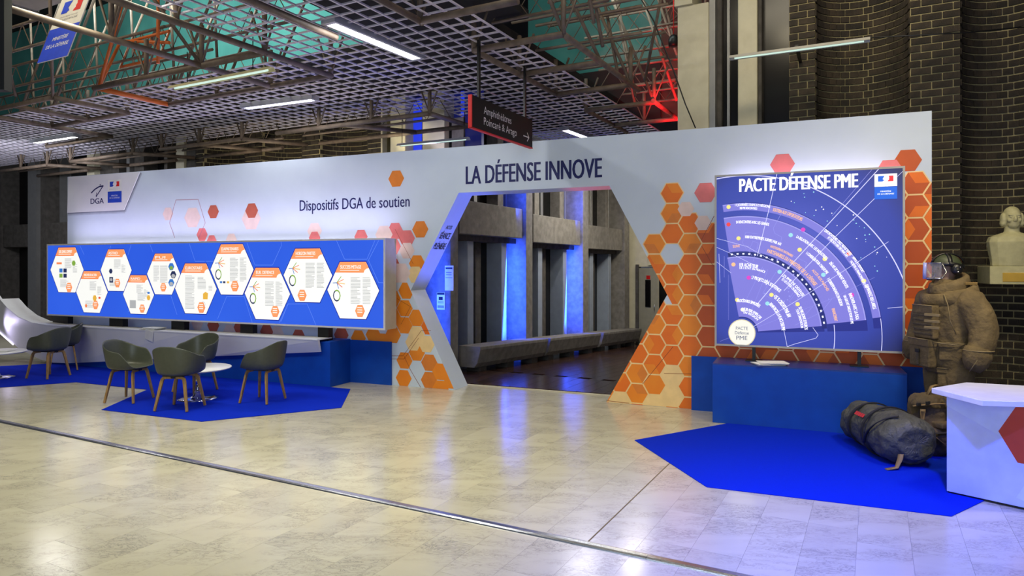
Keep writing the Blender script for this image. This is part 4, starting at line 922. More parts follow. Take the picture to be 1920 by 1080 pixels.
# ------------------------------------------------------------------ right plinth
rp = thing('display_plinth', 'blue plinth under the square poster light box, with a low blue panel behind', 'plinth', WF.wld(0, -.02, 0), WR)
GF = Fr(*rp.location[:2], WR)
yf = WF.fl(1336, 792)[1]+.02
g0, g1 = GF.px(1336, 740, yf)[0], GF.px(1701, 740, yf)[0]
MB().box(g0, g1, yf, -.03, 0, .645).build('plinth_body', M['blueprint'], rp, .003)
MB().box(g0, g1, yf, -.03, .645, .66).build('plinth_top', M['bluetop'], rp)
h0, h1 = WF.px(1297, 720, -.02)[0], WF.px(1733, 720, -.02)[0]
MB().box(h0, g0-.001, -.028, 0, 0, .655).build('low_panel', M['blueprint'], rp); MB().box(g1+.001, min(h1, -.01), -.028, 0, 0, .655).build('low_panel', M['blueprint'], rp)
x, z = GF.px(1440, 682, yf+.15)
leaflets('brochure_stack', 'white brochures fanned out on the blue plinth under the square light box', GF.wld(x, yf+.12, .662), WR+.3, 5, w=.30, d=.2)
# ------------------------------------------------------------------ carpets
def carpet(name, lab, pts):
    P = [gnd(*p) if isinstance(p, tuple) else (p.x, p.y) for p in pts]; c = (sum(p[0] for p in P)/len(P), sum(p[1] for p in P)/len(P))
    o = MB().prism([(p[0]-c[0], p[1]-c[1]) for p in P], .0016, .006, 'z').build(name, M['carpet']); o.location = (c[0], c[1], 0); return tag(o, lab, 'carpet')
carpet('carpet', 'blue angular carpet under the chairs and low round table', [(-60, 731), (143, 717), (276, 731), (190, 769), (378, 791), (640, 765), (657, 730), PF.wld(pxr-.03, -.004), PF.wld(PF.px(98, 680, 0)[0], -.004), (60, 684), (-60, 690)])
carpet('carpet', 'bright blue angular carpet under the duffel bag and the suited figure', [(1190, 826), (1325, 914), (1784, 969), (1990, 870), (1990, 805), GF.wld(g1+.02, yf+.1), GF.wld(g1+.003, yf-.004), GF.wld(g0+.16, yf-.004)])
# ------------------------------------------------------------------ white counter, lower right
ct = thing('reception_counter', 'white faceted counter with a rust red hexagon, lower right corner', 'counter', (3.34, 5.18, .0065))
B_ = [(0, 0), (.42, -.475), (1.25, -.40), (1.35, .15), (.5, .28)]
MB().prism(B_, .012, .76, 'z').build('counter_body', M['counterblue'], ct, .003)
MB().prism([(q[0]*.985+.01, q[1]*.985) for q in B_], 0, .012, 'z').build('kick_plate', M['black'], ct)
tp = [(-.095, .035), (-.04, -.45), (.22, -.485), (1.3, -.52), (1.5, .1), (.70, .14), (.345, .29)]
MB().prism(tp, .757, .797, 'z').build('worktop', M['countertop'], ct, .004)
# printed facets on the front face
cdir = Vector((.42, -.475, 0)).normalized(); CF = Fr(3.34, 5.18, math.atan2(cdir.y, cdir.x))
cpm = MB()
def cpx(u, v): return CF.px(u, v, 0)
Lf = .634
T = [(0, .03), (Lf, .03), (Lf, .757), (0, .757)]
q = cliprect([(0, cpx(1775, 762)[1]), cpx(1880, 822), (Lf, .757), (0, .757)], 0, Lf, .02, .757); cpm.flat(q, -.001, 0)
hxp = [cpx(1872, 810), cpx(1907, 761), (Lf+.4, cpx(1907, 761)[1]), (Lf+.4, cpx(1910, 871)[1]), cpx(1908, 869)]
cpm.flat(cliprect(hxp, 0, Lf, .02, .757), -.002, 1)
q = cliprect([cpx(1905, 935), cpx(1935, 890), (Lf, .02)], 0, Lf, .02, .757)
if len(q) > 2: cpm.flat(q, -.001, 0)
o = cpm.build('facet_print', [M['counterblue2'], M['counterhex']], ct); o.rotation_euler = (0, 0, CF.rz)
# ------------------------------------------------------------------ hanging sign and banner
sg = thing('hanging_sign', 'black hanging direction sign with a red edge and an arrow', 'sign', room(3.93, 6.36, 3.285), math.radians(90)-RM)
sw, sh = 1.5, .36
MB().box(0, sw, 0, .035, 0, sh).build('board', M['signblack'], sg)
MB().box(-.012, 0, -.006, .041, -.012, sh).box(-.012, sw, -.006, .041, -.012, 0).build('red_edge', M['signred'], sg)
p = MB(); text(p, 'Amphithéâtres', .26, .20, .66, .085, -.0015); text(p, 'Poincaré & Arago', .26, .075, .80, .085, -.0015)
p.build('lettering', [M['wline']], sg)
p = MB(); p.strip([(1.24, .115), (1.40, .115)], .014, -.0015); p.strip([(1.345, .06), (1.40, .115), (1.345, .17)], .014, -.0015); p.build('arrow_print', [M['wline']], sg)
for x in (.18, 1.32): MB().box(x-.02, x+.02, .005, .03, sh, 4.3-3.285).build('hanger', M['black'], sg)
bn = thing('hanging_banner', 'white and blue ministry banner hanging tilted from the roof', 'banner', room(9.63, 4.81, 4.39), -RM)
bn.rotation_euler = (-math.atan2(.27, .83), 0, -RM)
MB().box(0, .69, 0, .012, 0, 1.02).build('banner_cloth', M['banner'], bn)
p = MB(); p.flat([(0, 0), (.69, 0), (.69, .5), (0, .5)], -.002, 0)
text(p, 'MINISTÈRE', .17, .30, .36, .055, -.003, 1, shear=.2, bold=.02); text(p, 'DE LA DÉFENSE', .08, .19, .52, .055, -.003, 1, shear=.2, bold=.02)
Q = lambda l: [(.13+.44*a, .72+.19*b) for a, b in l]
p.flat(Q([(0, 0), (.30, 0), (.33, .12), (.40, .16), (.36, .3), (.30, .42), (.33, .6), (.36, .75), (.42, 1), (0, 1)]), -.003, 0); p.flat(Q([(.62, 0), (1, 0), (1, 1), (.72, 1), (.70, .8), (.74, .6), (.70, .45), (.72, .3), (.66, .18)]), -.003, 2)
text(p, 'Liberté • Égalité • Fraternité', .15, .655, .4, .02, -.003, 3); text(p, 'RÉPUBLIQUE FRANÇAISE', .13, .60, .44, .03, -.003, 3)
p.build('emblem_print', [M['bannerblue'], M['wline'], M['flagred'], M['greyline']], bn)
MB().tube([(-.02, .006, 1.02), (.71, .006, 1.02)], .014).build('top_rod', M['steel'], bn)
for x in (.05, .64): MB().tube([(x, .006, 1.03), (x, .006-.6, 3.0)], .004, 5).build('cord', M['black'], bn)
# ------------------------------------------------------------------ ceiling lamps
def luminaire(lab, a0, b0, a1, b1, z, w=.16, lit=True, grp=None):
    p, q = room(a0, b0), room(a1, b1); d = q-p; c = (p+q)/2
    t = thing('ceiling_lamp', lab, 'lamp', (c.x, c.y, z), math.atan2(d.y, d.x)); L = d.length/2
    MB().box(-L, L, -w/2, w/2, .012, .075).build('housing', M['lamp'], t, .004)
    f_ = MB()
    for q_ in ((-L, L, -w/2, -w/2+.035), (-L, L, w/2-.035, w/2), (-L, -L+.05, -w/2+.035, w/2-.035), (L-.05, L, -w/2+.035, w/2-.035)): f_.box(q_[0], q_[1], q_[2], q_[3], 0, .012)
    f_.build('rim', M['lamp'], t)
    MB().box(-L+.05, L-.05, -w/2+.035, w/2-.035, .004, .01).build('diffuser', M['tube_on'], t)
    for s in (-L*.7, L*.7): MB().tube([(s, 0, .075), (s, 0, max(.1, 4.32-z))], .005, 5).build('hanger', M['black'], t)
    area('lamp_light', (c.x, c.y, z-.02), (c.x, c.y, 0), 2*L-.1, w*.5, 26, (1, .98, .97), math.atan2(d.y, d.x))
luminaire('long bright ceiling lamp at the top centre, pointing into the room', 4.99, 5.24, 4.91, 6.72, 4.26, .2)
luminaire('bright ceiling lamp over the subtitle, in the middle of the lattice', 8.84, 7.42, 7.40, 7.52, 4.24, .17)
luminaire('small bright ceiling lamp farthest left in the lattice', 15.1, 7.48, 13.6, 7.50, 4.24, .17)
luminaire('far ceiling lamp just above the white wall right of the hanging sign', 5.05, 11.4, 4.95, 12.9, 4.25, .2)
def striplight(name, lab, p, q, m, lit):
    d = Vector(q)-Vector(p); c = (Vector(p)+Vector(q))/2; L = d.length/2
    t = thing(name, lab, 'lamp', c, math.atan2(d.y, d.x))
    MB().prism([(-.03, 0), (.03, 0), (.06, -.04), (.05, -.04), (.025, -.008), (-.025, -.008), (-.05, -.04), (-.06, -.04)], -L, L, 'y').xf(Matrix.Rotation(-math.pi/2, 4, 'Z')).build('reflector', M[m], t)
    MB().tube([(-L*.92, 0, -.03), (L*.92, 0, -.03)], .016, 8).build('fluorescent_tube', M[lit], t)
    return t
s1 = striplight('strip_light', 'cream tubular strip light hung across the lattice in the upper left', room(8.06, 5.62, 4.08), room(6.22, 5.62, 4.08), 'lampyellow', 'tube_dim')
s2 = striplight('strip_light', 'tubular strip light just above the white wall, against the blue lit bay', room(7.0, 9.0, 3.78), room(5.65, 9.05, 3.78), 'lamp', 'tube_dim')
for t in (s1, s2):
    for s in (-.6, .6): MB().tube([(s, 0, 0), (s, 0, .4)], .006, 5).build('hanger', M['black'], t)
s3 = striplight('strip_light', 'slim pale strip light on the brick wall, upper right', room(1.63, 8.85, 4.41), room(.05, 8.9, 4.41), 'framegrey', 'tube_dim')
MB().box(-.02, .02, 0, .7, .0, .03).build('wall_arm', M['black'], s3)
o = MB().tube([room(.05, 8.92, 4.415), room(-.9, 9.3, 4.43), room(-1.9, 9.5, 4.44)], .008, 6).build('power_cable', M['black']); tag(o, 'thin black cable running from the slim strip light along the brick wall', 'cable')
pts = [at(1180, -40, 9.0), at(1226, 40, 9.1), at(1262, 130, 9.2), at(1285, 195, 9.2), at(1304, 240, 9.15)]
o = MB().tube(pts, .009, 6).build('hanging_cable', M['black']); tag(o, 'thin black cable hanging down beside the cream pier to the white wall', 'cable')
sl_ = thing('hanging_spotlight', 'small dark spotlight hanging on a thin cord beside the cream pier', 'spotlight', at(1263, 78, 10.2)); MB().lathe([(0, -.07), (.075, -.07), (.08, .03), (.05, .09), (.012, .11), (0, .11)], 16).build('lamp_body', M['black'], sl_); MB().tube([(0, 0, .1), (0, 0, 2.6)], .006, 5).build('cord', M['signred'], sl_)
hp = thing('hanging_board', 'black board hanging at the left edge of the picture', 'dark_panel', at(-14, 168, 6.3)); MB().box(-.12, .108, 0, .1, 0, 1.2).build('board', M['signblack'], hp); MB().tube([(0, .05, 1.2), (0, .05, 5.0)], .01).build('hanger', M['black'], hp)  # unidentified dark shape, built as a plain board
bm_ = thing('duct', 'beige box duct high in the upper left corner, above the banner', 'duct', room(10.2, 5.3, 5.75), -RM); MB().box(-1.4, 1.7, 0, .5, 0, .45).build('duct_body', M['beige'], bm_, .02); MB().box(-1.42, -1.38, -.02, .52, -.02, .47).build('flange', M['steel'], bm_); MB().box(.6, .64, -.02, .52, -.02, .47).build('flange', M['steel'], bm_)
MB().tube([(0, .25, .45), (0, .25, 2.85)], .012).build('hanger', M['steel'], bm_)
# ------------------------------------------------------------------ notices, papers in the corridor
notice('paper_notice', 'tall white notice with printed marks on the first corridor pillar, upper of two', 834, 498, 850, 545, [(.1, .86, .9, .93, 0), (.15, .7, .8, .74, 1), (.15, .62, .6, .65, 1), (.5, .62, .8, .65, 1), (.1, .5, .9, .53, 1)])
notice('paper_notice', 'smaller white notice with a black heading, lower of two on the first corridor pillar', 819, 548, 834, 581, [(.04, .86, .96, .98, 2), (.25, .56, .75, .74, 2), (.15, .45, .85, .48, 1), (.15, .38, .85, .41, 1), (.1, .1, .9, .25, 1)])
# ------------------------------------------------------------------ armchairs
def sst(a, b, x): x = max(0, min(1, (x-a)/(b-a))); return x*x*(3-2*x)
def chair_shell():
    n, k = 48, 16; rings = []
    def H(a):
        a = abs(a); return .452+.20*sst(38, 82, a)+.135*sst(78, 170, a)
    for i in range(k+1):
        t = i/k; ring = []
        for j in range(n):
            th = -math.pi+2*math.pi*j/n; a = math.degrees(th); h = H(a)
            ex = 2.6
            cx_, cy_ = math.sin(th), -math.cos(th)
            rad = (abs(cx_)**ex+abs(cy_)**ex)**(-1/ex)
            rx, ry = .264, .240
            if t <= .5: q = t/.5; r = .80*q; z = .430+.012*q**3
            else:
                s = (t-.5)/.5; r = .80+.20*s**.62; z = .442+(h-.442)*s**1.15
            if t < .02: r = .02
            ring.append((rx*rad*r*cx_*(1+.02*t), ry*rad*r*cy_+(.03*t if cy_ > 0 else 0), z))
        rings.append(ring)
    m = MB(); m.loft(rings, 0, True, False); m.f.append(list(range(n))[::-1]); m.mi.append(0); m.sm.append(True)
    return m
def leg_path(sx, sy):
    P = [(0.015*sx, sy*.13, .402), (sx*.085, sy*.135, .402), (sx*.118, sy*.138, .396), (sx*.136, sy*.142, .378), (sx*.145, sy*.146, .345), (sx*.205, sy*.195, 0.004)]
    w = [.038, .038, .039, .04, .04, .028]
    return MB().sweep(P, lambda i, t: [(w[i]/2*a, .012*b) for a, b in ((-1, -1), (1, -1), (1, 1), (-1, 1))], 0, False, up=(0, 1, 0))
def make_chair(label):
    t = thing('armchair', label, 'chair', group=None)
    s = chair_shell().build('seat_shell', M['shell'], t)
    so = s.modifiers.new('thick', 'SOLIDIFY'); so.thickness = .011; so.offset = 1
    sb = s.modifiers.new('smooth', 'SUBSURF'); sb.levels = 1; sb.render_levels = 1
    for sx in (-1, 1):
        for sy in (-1, 1): leg_path(sx, sy).build('leg', M['oak'], t, .004)
    MB().box(-.13, .13, -.16, .16, .412, .424).box(-.03, .03, -.15, .15, .39, .412).build('bracket', M['black'], t)
    return t
CHS = [((338, 766), (.10, 1), 'dark grey tub armchair seen from behind, in front of the round table', 1), ((243, 751), (1, -.1), 'dark grey tub armchair left of the round table, its olive seat showing', 1), ((366, 733), (-.45, -1), 'dark grey tub armchair behind the round table, facing the camera', 1), ((493, 752), (-1, .25), 'dark grey tub armchair right of the round table, turned towards it', 1),
       ((91, 707), (-1, .22), 'dark grey tub armchair nearest the sweeping white fascia, front one of a pair', 1), ((119, 693.5), (-.9, -.6), 'dark grey tub armchair half hidden behind its twin at the far left', 1)]
first = None
for (u, v), d, lab, k in CHS:
    if first is None: c = first = make_chair(lab)
    else: c = copy_tree(first); c['label'] = lab
    c['group'] = 'grey tub armchairs with wooden legs'
    x, y = gnd(u, v, .006); c.location = (x, y, .0065); c.rotation_euler = (0, 0, math.atan2(d[0], -d[1]))
# ------------------------------------------------------------------ low round tables
def make_table(label):
    t = thing('round_table', label, 'table', group='low white round tables with chrome feet')
    MB().lathe([(0, .385), (.40, .385), (.413, .395), (.413, .402), (.405, .409), (0, .409)], 48).build('tabletop', M['countertop'], t)
    MB().lathe([(.028, .09), (.028, .388)], 20).build('pole', M['chrome'], t)
    MB().lathe([(0, 0), (.25, 0), (.252, .005), (.2, .012), (.10, .018), (.062, .034), (.048, .075), (.03, .10), (0, .10)], 40).build('foot', M['chrome'], t)
    return t
tb = make_table('low white round table with a chrome foot among the four armchairs'); x, y = gnd(371, 747, .006); tb.location = (x, y, .0065)
t2 = copy_tree(tb); t2['label'] = 'low white round table cut off by the left edge of the picture'; x, y = gnd(-8, 708, .006); t2.location = (x, y, .0065)
leaflets('leaflet_stack', 'few white leaflets lying on the round table at the left edge', (t2.location.x+.12, t2.location.y, .4165), .4, 3)
# ------------------------------------------------------------------ suited mannequin
mx, my = .648*6.52, 6.52
mn = thing('mannequin', 'mannequin in a padded olive brown blast suit with a visored helmet', 'mannequin', (mx, my, .006), math.radians(-84))
mn.scale = (.94, .94, .985)
def ering(c, rx, ry, n=20, tx=0): return [(c[0]+rx*math.cos(2*math.pi*j/n), c[1]+ry*math.sin(2*math.pi*j/n), c[2]+tx*math.sin(2*math.pi*j/n)) for j in range(n)]
b = MB()
b.loft([ering((0, .0, z), rx, ry) for z, rx, ry in ((.72, .22, .19), (.80, .262, .215), (.95, .275, .235), (1.08, .27, .235), (1.22, .285, .24), (1.36, .295, .235), (1.45, .275, .205), (1.52, .215, .17), (1.57, .15, .14), (1.64, .10, .11))])
def limb(pts, rad, n=14):
    b.sweep(pts, lambda i, t: [(rad[i]*math.cos(2*math.pi*j/n), rad[i]*math.sin(2*math.pi*j/n)) for j in range(n)], 0, True, up=(0, 1, .01))
for s in (-1, 1):
    limb([(s*.12, 0, .86), (s*.135, -.005, .72), (s*.14, -.015, .50), (s*.14, .0, .30), (s*.14, .015, .10)], [.15, .148, .118, .112, .095])
    limb([(s*.14, .05, .06), (s*.142, -.03, .07), (s*.145, -.12, .055), (s*.147, -.18, .05)], [.06, .068, .055, .04])
    limb([(s*.21, .0, 1.46), (s*.29, .01, 1.42), (s*.365, .025, 1.30), (s*.415, .03, 1.16), (s*.43, .0, 1.04), (s*.425, -.05, .94)], [.11, .135, .138, .125, .118, .112])
body = b.build('suit_body', M['suit'], mn)
r_ = body.modifiers.new('skin', 'REMESH'); r_.mode = 'VOXEL'; r_.voxel_size = .017; r_.use_smooth_shade = True
q_ = body.modifiers.new('relax', 'SMOOTH'); q_.iterations = 6; q_.factor = .5
tx_ = bpy.data.textures.new('folds', 'CLOUDS'); tx_.noise_scale = .14
d_ = body.modifiers.new('folds', 'DISPLACE'); d_.texture = tx_; d_.strength = .032; d_.mid_level = .5
# flared cuffs
for s in (-1, 1):
    c = MB(); c.sweep([(s*.428, -.03, 1.0), (s*.43, -.055, .93), (s*.43, -.075, .86), (s*.425, -.095, .80)], lambda i, t: [((.122, .128, .112, .07)[i]*math.cos(2*math.pi*j/16), (.118, .122, .10, .05)[i]*math.sin(2*math.pi*j/16)) for j in range(16)], 0, True, up=(0, 1, 0)).build('cuff', M['suit'], mn)
    MB().tube([(s*.428+.128*math.cos(a), -.036+.124*math.sin(a), .99) for a in [2*math.pi*j/20 for j in range(20)]], .006, 5, closed=True).build('cuff_piping', M['piping'], mn)
    MB().sweep([(s*.50, -.12, .98), (s*.52, -.13, .91), (s*.49, -.155, .84), (s*.45, -.15, .80)], lambda i, t: [(.005*math.cos(k), .005*math.sin(k)) for k in (0, 1.57, 3.14, 4.71)]).build('cuff_piping', M['piping'], mn)
# high collar: two thick padded rings opening to the front
def collar(name, z, rx, ry, h, th, tilt, m):
    c = MB(); n = 36
    rings = []
    for i in range(n+1):
        a = -math.pi/2+.0+2*math.pi*i/n
        k = [(-th, -h*.5), (-th*.2, -h*.62), (th*.7, -h*.4), (th, 0), (th*.7, h*.45), (0, h*.6), (-th*.8, h*.4)]
        rings.append([((rx+p)*math.cos(a), (ry+p)*math.sin(a), z+q-tilt*math.sin(a)*-1) for p, q in k])
    c.loft(rings[:-1], 0, True, False, True).build(name, m, mn)
collar('collar_outer', 1.475, .225, .205, .13, .05, .06, M['suit']); collar('collar', 1.565, .145, .15, .14, .04, .055, M['suit'])
MB().box(.165, .19, .03, .16, 1.585, 1.612).xf(Matrix.Translation((0, 0, 0))).build('collar_tab', M['tan'], mn, .004)
# pouches and webbing on the front (-y)
def pouch(name, x0, x1, z0, z1, y0, d, m='suit', rz=0, flap=True):
    o = MB().box(x0, x1, -d, .02, z0, z1).build(name, M[m], mn, .018, 3); o.location = (0, y0, 0) if not rz else (0, 0, 0)
    if rz: o.data.transform(Matrix.Rotation(rz, 4, 'Z') @ Matrix.Translation((0, y0, 0)))
    if flap:
        f_ = MB().box(x0-.006, x1+.006, -d-.010, .012, z1-(z1-z0)*.24, z1+.006).build('pouch_flap', M[m], o, .006)
        if rz: f_.data.transform(Matrix.Rotation(rz, 4, 'Z') @ Matrix.Translation((0, y0, 0)))
        p_ = MB().tube([(x0, -d-.012, z1+.004), (x1, -d-.012, z1+.004)], .005, 5).build('pouch_piping', M['piping'], o)
        if rz: p_.data.transform(Matrix.Rotation(rz, 4, 'Z') @ Matrix.Translation((0, y0, 0)))
    return o
ch = pouch('chest_plate', -.15, .13, 1.06, 1.38, -.225, .055, 'suit')
for k in range(5): MB().box(-.145, .125, -.066, -.052, 1.10+.045*k, 1.122+.045*k).build('webbing_strap', M['suitdark'], ch, .003)
for k in range(3): MB().box(.155, .30, -.012, .012, 1.17+.06*k, 1.195+.06*k).xf(Matrix.Translation((.0, -.215, 0)) @ Matrix.Rotation(.42, 4, 'Z')).build('webbing_strap', M['piping'], ch, .003)
lp_ = pouch('belly_pouch', -.19, .10, .78, 1.05, -.225, .075)
MB().box(-.07, -.03, -.088, -.075, .80, .96).build('buckle_strap', M['suitdark'], lp_, .003); MB().box(-.08, -.02, -.094, -.08, .92, .955).build('buckle', M['bagdark'], lp_, .004)
pouch('side_pouch', -.1, .14, .86, 1.03, -.23, .02, 'suit', .95)
pouch('thigh_pocket', -.09, .10, .60, .78, -.175, .03, 'suit', .85)
MB().tube([(.06, -.28, 1.04), (.18, -.235, 1.03), (.27, -.12, 1.02), (.285, 0, 1.03)], .006, 5).build('waist_piping', M['piping'], mn)
MB().tube([(.17, -.19, 1.5), (.235, -.2, 1.40), (.25, -.19, 1.25), (.27, -.14, 1.12)], .005, 5).build('shoulder_piping', M['piping'], mn)
MB().sweep([(.36, .10, 1.12), (.40, .13, 1.09)], lambda i, t: [(.01*math.cos(k), .01*math.sin(k)) for k in (0, 1.57, 3.14, 4.71)]).build('cord_end', M['wline'], mn)
# head, turned a little further to the left
HD = Matrix.Translation((0, -.03, 0)) @ Matrix.Rotation(math.radians(-20), 4, 'Z')
h = MB(); h.ell((0, .005, 1.735), (.076, .098, .115), 20, 14)
h.ell((0, -.05, 1.68), (.052, .052, .055)); h.ell((0, -.102, 1.722), (.013, .022, .026)); h.ell((0, -.09, 1.76), (.055, .02, .014)); h.ell((0, -.088, 1.682), (.026, .016, .008)); h.ell((0, .01, 1.63), (.062, .068, .08))
h.xf(HD); head = h.build('head', M['skin'], mn); r_ = head.modifiers.new('skin', 'REMESH'); r_.mode = 'VOXEL'; r_.voxel_size = .006; r_.use_smooth_shade = True; q_ = head.modifiers.new('relax', 'SMOOTH'); q_.iterations = 4
e = MB()
for s in (-1, 1): e.ell((s*.032, -.083, 1.742), (.013, .01, .008), 10, 6)
e.xf(HD).build('eyes', M['bagdark'], mn)
hm = MB(); rings = []
for i in range(10):
    ph = math.pi/2*i/9; ring = []
    for j in range(28):
        a = 2*math.pi*j/28; cy_ = math.sin(a)
        z0 = 1.775-.035*max(0, cy_)*1.6
        ring.append((.118*math.cos(a)*math.cos(ph), .012+.140*math.sin(a)*math.cos(ph), z0+(1.886-z0)*math.sin(ph)))
    rings.append(ring)
hm.loft(rings[:-1]+[[(p[0]*.4, p[1]*.4, p[2]) for p in rings[-2]]], 0, True, True).xf(HD)
hl = hm.build('helmet_shell', M['helmet'], mn)
bd = MB()
bd.sweep([(0, .012-.146*math.cos(math.pi*k/14-.0), 1.778+.113*math.sin(math.pi*k/14)) for k in range(1, 14)], lambda i, t: [(-.006, -.02), (.005, -.02), (.005, .02), (-.006, .02)], 0, True, up=(1, 0, 0))
bd.sweep([(.124*math.cos(math.pi*k/14), .0, 1.778+.111*math.sin(math.pi*k/14)) for k in range(15)], lambda i, t: [(-.006, -.018), (.005, -.018), (.005, .018), (-.006, .018)], 0, True, up=(0, 1, 0))
bd.sweep([(.124*math.cos(2*math.pi*k/24), .012+.146*math.sin(2*math.pi*k/24), 1.785-.03*max(0, math.sin(2*math.pi*k/24))) for k in range(24)], lambda i, t: [(-.004, -.018), (.006, -.018), (.006, .018), (-.004, .018)], 0, True, closed=True)
bd.xf(HD).build('helmet_bands', M['black'], hl)
for s in (-1, 1):
    MB().lathe([(0, 0), (.05, 0), (.055, .014), (.045, .035), (.02, .045), (0, .045)], 20).xf(HD @ Matrix.Translation((s*.105, .055, 1.735)) @ Matrix.Rotation(s*math.pi/2, 4, 'Y')).build('ear_cup', M['black'], hl)
    e = MB()
    for dy, dz in ((-.02, .02), (.02, .02), (0, -.025)): e.ell((s*.152, .055+dy, 1.735+dz), (.005, .007, .007), 8, 5)
    e.xf(HD).build('rivets', M['chrome'], hl)
v_ = MB(); n = 12
def vr(R, z, y0=.0): return [((R-.0)*math.sin(a), y0-(R+.035)*math.cos(a), z) for a in [math.radians(-62+124*i/n) for i in range(n+1)]]
rr = [vr(.128, 1.795), vr(.150, 1.72), vr(.150, 1.645)]
for q in range(2):
    for i in range(n): v_.add([rr[q][i], rr[q][i+1], rr[q+1][i+1], rr[q+1][i]], [(0, 3, 2, 1)], 0, True)
vo = v_.xf(HD).build('visor', M['visor'], hl); so = vo.modifiers.new('thick', 'SOLIDIFY'); so.thickness = .008
vf = MB(); vf.tube(rr[2][::1], .007, 6); vf.tube(rr[0], .006, 6)
for s in (-1, 1): vf.tube([rr[0][0 if s < 0 else n], (s*.135, -.045, 1.71), (s*.128, -.07, 1.66), rr[2][0 if s < 0 else n]], .006, 6)
vf.xf(HD).build('visor_frame', M['steel'], hl)
gl = MB().tube([(.0, -.192, 1.80), (0, -.198, 1.72), (0, -.198, 1.64)], .017, 10).xf(HD @ Matrix.Rotation(.0, 4, 'Z')).build('visor_light_tube', mat('lilac_plastic', RGB(160, 168, 240), .25), hl)
MB().box(-.05, .05, -.165, -.14, 1.625, 1.655).xf(HD).build('chin_guard', M['black'], hl, .005)
# ------------------------------------------------------------------ duffel bag and backpack
g0, g1 = Vector((*gnd(1614, 828), 0)), Vector((*gnd(1706, 876), 0)); ax = (g1-g0); L = ax.length; ax.normalize()
db = thing('duffel_bag', 'stuffed grey-green duffel bag with black straps lying on the blue carpet', 'bag', (g0.x, g0.y, .006), math.atan2(ax.y, ax.x))
RR = .232
def duf(x):                                           # radius along the bag
    t = x/L; return RR*(.90+.12*sst(.1, .6, t)-.04*sst(.8, 1, t))*(1-.45*sst(-.02, -.12, t)*1.0)*(1 - .35*sst(1.0, 1.12, t))
rings = []
XS = [-.12, -.10, -.06, 0, .08, .2, .28, .33, .38, .5, .56, .6, .64, .75, .9, 1.0, 1.06, 1.10, 1.12]
for t in XS:
    r = duf(t*L)*(1-.05*math.exp(-((t-.3)/.02)**2)-.05*math.exp(-((t-.6)/.02)**2))
    rings.append([(t*L, r*1.06*math.cos(a), max(.002, RR*.93+r*.95*math.sin(a))) for a in [2*math.pi*j/28 for j in range(28)]])
bo = MB().loft(rings).build('bag_body', M['bag'], db); s_ = bo.modifiers.new('s', 'SUBSURF'); s_.levels = 1; s_.render_levels = 2
tx2 = bpy.data.textures.new('crumple', 'CLOUDS'); tx2.noise_scale = .16; d_ = bo.modifiers.new('d', 'DISPLACE'); d_.texture = tx2; d_.strength = .06; d_.mid_level = .6
def bagring(t, m, name, w=.022):
    r = duf(t*L)*1.0+.002
    MB().sweep([(t*L+.0*a, (r*1.06+.004)*math.cos(a), max(.004, RR*.93+(r*.95+.004)*math.sin(a))) for a in [2*math.pi*j/32 for j in range(32)]], lambda i, q: [(-.006, -w), (.006, -w), (.006, w), (-.006, w)], 0, False, up=(1, 0, 0), closed=True).build(name, m, db)
bagring(.28, M['bagdark'], 'strap', .016); bagring(.62, M['bagdark'], 'strap', .016)
zp = []
for k in range(14):
    a = math.radians(200-k*7); t = .66+.024*k; r = duf(t*L)+.012; zp.append((t*L, r*1.06*math.cos(a), RR*.93+r*.95*math.sin(a)))
MB().sweep(zp, lambda i, q: [(-.012, -.004), (.012, -.004), (.012, .005), (-.012, .005)], 0, True).build('zip_band', M['bagdark'], db)
p = MB(); rt = RR*.97+.014
for k, (x0, x1) in enumerate(((.36, .395), (.40, .43), (.435, .47), (.475, .51), (.515, .55))):
    a0, a1 = math.radians(148), math.radians(139)
    p.add([(x*L, rt*1.06*math.cos(a), RR*.93+rt*.96*math.sin(a)) for x, a in ((x0, a0), (x1, a0), (x1, a1), (x0, a1))], [(0, 1, 2, 3)])
p.build('red_lettering', M['redtxt'], db)
MB().sweep([(1.06*L, -.10, .17), (1.10*L, -.13, .09), (1.12*L, -.17, .02), (1.12*L, -.26, .004)], lambda i, q: [(-.022, -.002), (.022, -.002), (.022, .003), (-.022, .003)], 0, True).build('tan_strap', M['tan'], db)
bx, by = at(1747, 800, 6.3)[:2]
bk = thing('backpack', 'khaki canvas backpack with webbing slumped behind the duffel bag', 'bag', (bx, by, .006), math.radians(20)); bk.scale = (1.08, 1, 1.1)
k = MB(); k.loft([ering((dx, dy, z), rx, ry, 22) for z, rx, ry, dx, dy in ((.0, .17, .13, 0, 0), (.04, .21, .17, 0, 0), (.15, .22, .18, 0, 0), (.28, .21, .17, -.01, 0), (.38, .20, .15, -.03, 0), (.45, .17, .13, -.05, 0), (.50, .11, .09, -.06, 0))])
k.ell((.13, -.13, .14), (.10, .08, .12)); k.ell((-.07, -.15, .17), (.10, .08, .14)); k.ell((-.12, -.02, .43), (.13, .10, .07)); k.ell((.1, .0, .40), (.10, .10, .07))
bo = k.build('pack_body', M['pack'], bk); r_ = bo.modifiers.new('r', 'REMESH'); r_.mode = 'VOXEL'; r_.voxel_size = .014; r_.use_smooth_shade = True; s_ = bo.modifiers.new('s', 'SMOOTH'); s_.iterations = 3
d_ = bo.modifiers.new('d', 'DISPLACE'); tx3 = bpy.data.textures.new('creases', 'CLOUDS'); tx3.noise_scale = .07; d_.texture = tx3; d_.strength = .03; d_.mid_level = .5
rib = lambda w: (lambda i, q: [(-w, -.003), (w, -.003), (w, .004), (-w, .004)])
